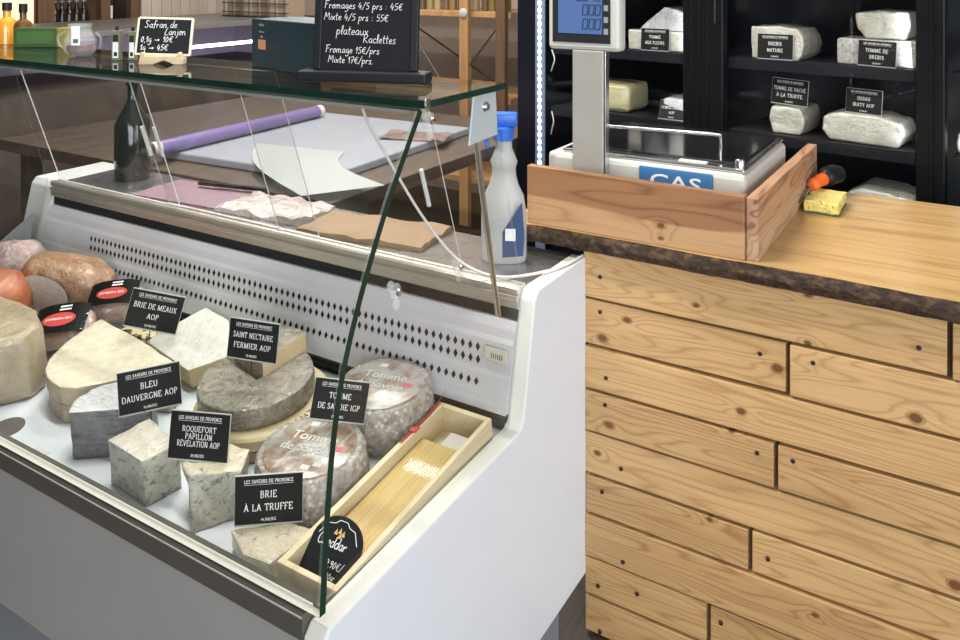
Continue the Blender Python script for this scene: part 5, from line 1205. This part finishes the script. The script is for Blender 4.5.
fcheese('cream cheese block behind the sign reading BREBIS NATURE', 0.345, 0.520, 1.2525, 1.364, FCW, 0.06, 0.24, 0.006, shape=[(.12, 0), (1, 0), (1, .95), (.55, 1), (.14, .93), (.03, .72), (0, .45), (.04, .15)])
fcheese('small white cheese block under the sign reading TOMME DE VACHE', 0.348, 0.465, 1.0085, 1.098, FCW, bev=0.008, shape=[(.12, 0), (.86, 0), (1, .5), (.92, 1), (.1, .97), (0, .6), (.02, .2)])
fcheese('wide speckled cheese slab under a smaller white cheese at the fridge right', 0.008, 0.245, 1.2525, 1.334, FCG, bev=0.008)
fcheese('small white cheese in film stacked on the speckled slab', 0.035, 0.198, 1.335, 1.424, FCW, 0.09, 0.24, 0.010, shape=[(.10, 0), (.80, 0), (.96, .3), (1, .9), (.6, 1), (.05, .95), (0, .5)])
fcheese('long white loaf-shaped cheese on the middle right fridge shelf', 0.045, 0.292, 1.0085, 1.100, FCW, 0.06, 0.22, 0.014, shape=[(.08, 0), (.90, .0), (1, .35), (.97, .85), (.8, 1), (.3, .98), (.06, .82), (0, .45)])
fcheese('white film-wrapped cheese on the lowest fridge shelf above the slab edge', 0.03, 0.225, 0.7605, 0.872, FCW, 0.06, 0.25, 0.010, shape=[(0, 0), (1, 0), (.98, .75), (.75, 1), (.3, .95), (0, .85)])
fcheese('white cheese at the right picture edge beyond the fridge post', -0.26, -0.088, 1.0085, 1.082, FCW, 0.06, 0.22, 0.03)
def fsign(label, lines, s, z, w, wdepth, roll=0, tilt=-4):
    c = FM @ Vector((s, wdepth, z))
    price_sign(label, lines, tuple(c), w, FYAW + 4, tilt, roll, 0, True, group='black price signs in the fridge')
fsign('black price sign leaning on the white slab in the left fridge bay', ['TOMME', 'AUX FLEURS'], 0.880, 1.254, 0.112, 0.055)
fsign('black price sign tilted on the shelf beside the middle fridge post', ['COMT\u00c9 FRUIT\u00c9', 'AOP'], 0.815, 1.0095, 0.098, 0.052, 0, -22)
fsign('black price sign reading BREBIS NATURE', ['BREBIS', 'NATURE'], 0.434, 1.254, 0.116, 0.045)
fsign('black price sign reading TOMME DE VACHE above a small white cheese', ['TOMME DE VACHE', '\u00c0 LA TRUFFE'], 0.408, 1.100, 0.118, 0.10, 3)
fsign('black price sign reading TOMME DE BREBIS in front of the speckled slab', ['TOMME DE', 'BREBIS'], 0.122, 1.254, 0.108, 0.045, 2)
fsign('black price sign standing on the long white loaf cheese', ['OSSAU', 'IRATY AOP'], 0.172, 1.098, 0.106, 0.09, 2)

# ------------------------------------------------------------------ background: second display case, shelves, bottles
dc2 = thing('meat_case', 'dark brown refrigerated case with a lilac light tube behind the counter', 'display case', (-4.4, 3.3, 0))
BRN = wrapped('dark_brown_panelling', (0.055, 0.042, 0.034), (0.095, 0.073, 0.060), 5, 0.3, 0.6, veins=(0.05, 0.038, 0.03), vein_scale=4, vthr=0.42)
bm = newbm(); box(bm, (-4.8, 2.05, 0.0), (-3.9, 4.3, 0.95)); obj('body', bm, BRN, dc2)
bm = newbm(); box(bm, (-4.8, 2.05, 1.205), (-3.92, 4.3, 1.235), 0, 0.003); obj('top', bm, plain('slate_grey_top', (0.16, 0.155, 0.15), 0.35), dc2)
bm = newbm(); box(bm, (-4.8, 2.05, 0.95), (-4.74, 4.3, 1.205)); box(bm, (-4.74, 2.05, 0.951), (-3.9, 2.09, 1.205)); box(bm, (-4.74, 4.26, 0.951), (-3.9, 4.3, 1.205)); obj('inner_wall', bm, plain('lilac_inner', (0.60, 0.53, 0.68), 0.4), dc2)
bm = newbm(); tube(bm, [(-3.96, 2.95, 1.10), (-3.96, 4.24, 1.10)], 0.010, 12); obj('light_tube', bm, emis('lilac_tube', (0.95, 0.86, 1.0), 7.0), dc2, True)
SHW = wood('shelf_pine', (0.44, 0.25, 0.11), (0.30, 0.155, 0.065), 'Z', rings=2.0, rough=0.5, island=False, shift=1.1)
SHD = wood('shelf_dark_wood', (0.15, 0.085, 0.045), (0.085, 0.045, 0.024), 'Z', rings=2.0, rough=0.55, island=False, shift=1.9)
un = thing('shelf_unit', 'brown wooden shelf unit with crossed wire braces beside the fridge', 'shelf', (-3.3, 4.1, 0))
for x in (-2.585, -3.64): 
    bm = newbm(); box(bm, (x, 3.98, 0), (x + 0.058, 4.02, 2.1), 0, 0.002); obj('upright', bm, SHW, un)
bm = newbm(); box(bm, (-2.345, 3.98, 0), (-2.285, 4.02, 2.1), 0, 0.002); obj('upright', bm, SHD, un)
for z in (0.35, 0.82, 1.30, 1.75):
    bm = newbm(); box(bm, (-3.66, 4.02, z - 0.02), (-2.27, 4.42, z + 0.012), 0, 0.002); obj('shelf_board', bm, SHW, un)
bm = newbm(); tube(bm, [(-3.4, 4.43, 1.28), (-2.62, 4.43, 0.86)], 0.006, 6); obj('brace', bm, plain('dark_wire', (0.06, 0.045, 0.035), 0.5), un)
bm = newbm(); tube(bm, [(-2.55, 4.0, 0.98), (-2.30, 4.0, 1.28)], 0.005, 6); obj('brace', bm, plain('dark_wire', (0.06, 0.045, 0.035), 0.5), un)
bm = newbm(); tube(bm, [(-2.95, 4.0, 1.20), (-2.72, 4.0, 0.90)], 0.006, 6); obj('brace', bm, MATS['dark_wire'], un)
bm = newbm(); lathe(bm, [(0, 0.012), (0.012, 0.012), (0.026, 0.006), (0.028, 0)], (0, 0, 0), 20, 0, mat=Matrix.Translation((-2.556, 3.979, 1.305)) @ Matrix.Rotation(R(90), 4, 'X')); obj('white_knob', bm, plain('dull_white_knob', (0.45, 0.44, 0.41), 0.5), un, True)
rnd = random.Random(5)
JARC = [(0.20, 0.14, 0.04), (0.10, 0.07, 0.04), (0.24, 0.20, 0.08), (0.30, 0.24, 0.14), (0.14, 0.09, 0.05)]
jar0 = None
for k in range(13):
    x = -3.0 + k * 0.055
    if -2.61 < x < -2.52: x -= 0.0
    if jar0 is None:
        jar0 = thing('preserve_jar', '', 'jar', (x, 4.12, 1.313), 'small jars on the shelf beside the fridge')
        jar0['label'] = 'small dark preserve jar on the pine shelf beside the fridge'
        for ch_m, (r0, z0, z1, nm) in zip((plain('jar_brown', JARC[0], 0.3), plain('jar_lid', (0.30, 0.25, 0.12), 0.4)), ((0.024, 0.0, 0.075, 'jar_body'), (0.022, 0.0755, 0.092, 'lid'))):
            bm = newbm(); lathe(bm, [(0, z0), (r0, z0), (r0, z1), (0, z1)], (x, 4.12, 1.313), 14); obj(nm, bm, ch_m, jar0, 40)
    else:
        c = JARC[k % 5]
        dup(jar0, (x, 4.12 + rnd.uniform(-.02, .02), 1.313), mats={'jar_body': plain('jar_tone_%d' % (k % 5), c, 0.3)})
# wire baskets with boxes left of the big chalkboard
wb = thing('wire_rack', 'dark wire rack of pale boxes behind the teal box', 'rack', (-4.1, 3.95, 1.235))
bm = newbm()
for z in (1.27, 1.33, 1.39, 1.45): tube(bm, [(-4.46, 3.9, z), (-3.84, 3.9, z)], 0.004, 6)
for k in range(8): tube(bm, [(-4.44 + k * 0.08, 3.9, 1.236), (-4.44 + k * 0.08, 3.9, 1.5)], 0.003, 6)
obj('wires', bm, plain('dark_wire', (0.06, 0.045, 0.035), 0.5), wb)
bm = newbm(); box(bm, (-4.46, 3.9, 1.2355), (-3.84, 4.2, 1.242)); obj('rack_base', bm, BLACK, wb)
for k in range(7):
    bm = newbm(); x = -4.44 + k * 0.08; box(bm, (x, 3.93, 1.2425), (x + 0.072, 4.1, 1.2425 + 0.14 + 0.03 * (k % 3)), 0, 0.002)
    tag(obj('small_carton', bm, plain('buff_carton_%d' % (k % 3), [(0.34, 0.26, 0.19), (0.24, 0.17, 0.12), (0.42, 0.35, 0.28)][k % 3], 0.6)), 'small buff carton standing in the dark wire rack', 'carton', 'cartons in the wire rack')
# pale plank screen, posts, bottles by the left wall
bm = newbm()
for k in range(11):
    y = 3.80 + k * 0.085; box(bm, (-5.20, y, 0.0), (-5.18, y + 0.080, 1.75), 0, 0.002)
sp_ = tag(obj('plank_screen', bm, wood('bleached_planks', (0.58, 0.50, 0.42), (0.44, 0.36, 0.29), 'Z', rings=1.5, rough=0.7, island=True)), 'pale bleached vertical plank panel behind the small chalkboard', 'panel')
bs = thing('bottle_shelf', 'dark wooden bottle shelf along the left wall', 'shelf', (-5.4, 3.2, 0))
for y in (3.03, 3.47, 3.70):
    bm = newbm(); box(bm, (-5.22, y, 0), (-5.16, y + (0.11 if y < 3.2 else 0.07), 2.0), 0, 0.003); obj('upright', bm, SHD, bs)
for z in (0.3, 0.75, 1.15, 1.60):
    bm = newbm(); box(bm, (-5.62, 2.3, z - 0.03), (-5.22, 3.79, z), 0, 0.002); obj('shelf_board', bm, SHD, bs)
bm = newbm(); box(bm, (-5.66, 2.3, 0), (-5.625, 3.79, 2.0)); obj('back_board', bm, plain('warm_back_board', (0.16, 0.10, 0.06), 0.7), bs)
bprof = [(0, 0), (0.030, 0), (0.030, 0.10), (0.026, 0.12), (0.012, 0.15), (0.012, 0.185), (0, 0.185)]
b0 = None
for k in range(6):
    y = 3.17 + k * 0.052
    if b0 is None: b0 = bottle(bprof, -5.30, y, 1.1505, 'beer_bottle', 'small dark bottle with pale cap in the row on the left wall shelf', [plain('brown_black_glass', (0.02, 0.012, 0.008), 0.1), plain('pale_cap', (0.36, 0.33, 0.30), 0.4)], 0.008, 'dark bottles in a row on the left wall shelf', 14)
    else: dup(b0, (-5.30, y, 1.1505))
bottle([(0, 0), (0.045, 0), (0.045, 0.19), (0.018, 0.25), (0.016, 0.30), (0, 0.30)], -5.30, 3.62, 1.1505, 'wine_bottle', 'dark bottle with a white paper label between the brown posts', [plain('brown_black_glass', (0.02, 0.012, 0.008), 0.1), BLACK], 0.02, None, 18, (0.06, 0.15, PRINT))
# glowing wall lamp niche behind the oil bottles
wl = thing('wall_light', 'glowing warm wall light panel behind the oil bottles', 'lamp', (-5.0, 2.7, 1.2))
bm = newbm(); box(bm, (-5.20, 2.42, 1.16), (-5.17, 3.02, 1.75), 0, 0.004); obj('backplate', bm, SHD, wl)
bm = newbm(); box(bm, (-5.168, 2.44, 1.18), (-5.160, 3.00, 1.73), 0, 0.002); obj('light_panel', bm, emis('warm_panel', (1.0, 0.66, 0.25), 0.8), wl)
# low crates by the left wall
CRATE = wood('crate_wood', (0.17, 0.12, 0.075), (0.09, 0.06, 0.04), 'Y', rings=2.5, rough=0.7)
def crate(x, y, z, label):
    bm = newbm()
    for k in range(3):
        zz = z + 0.012 + k * 0.085
        box(bm, (x, y, zz), (x + 0.012, y + 0.52, zz + 0.07), 0, 0.001); box(bm, (x + 0.36, y, zz), (x + 0.372, y + 0.52, zz + 0.07), 0, 0.001)
        box(bm, (x + .012, y, zz), (x + 0.36, y + 0.012, zz + 0.07), 0, 0.001); box(bm, (x + .012, y + 0.508, zz), (x + 0.36, y + 0.52, zz + 0.07), 0, 0.001)
    for a in (0.012, 0.335):
        for b in (0.012, 0.483): box(bm, (x + a, y + b, z), (x + a + 0.025, y + b + 0.025, z + 0.26), 0, 0.001)
    box(bm, (x + .012, y + .012, z), (x + 0.36, y + 0.508, z + 0.01), 0)
    tag(obj('crate', bm, CRATE), label, 'crate', 'slatted crates by the left wall')
crate(-4.55, 1.35, 0.0005, 'dark slatted wooden crate on the floor, lower one of the stack at left')
crate(-4.55, 1.35, 0.262, 'dark slatted wooden crate on top of the floor stack at left')
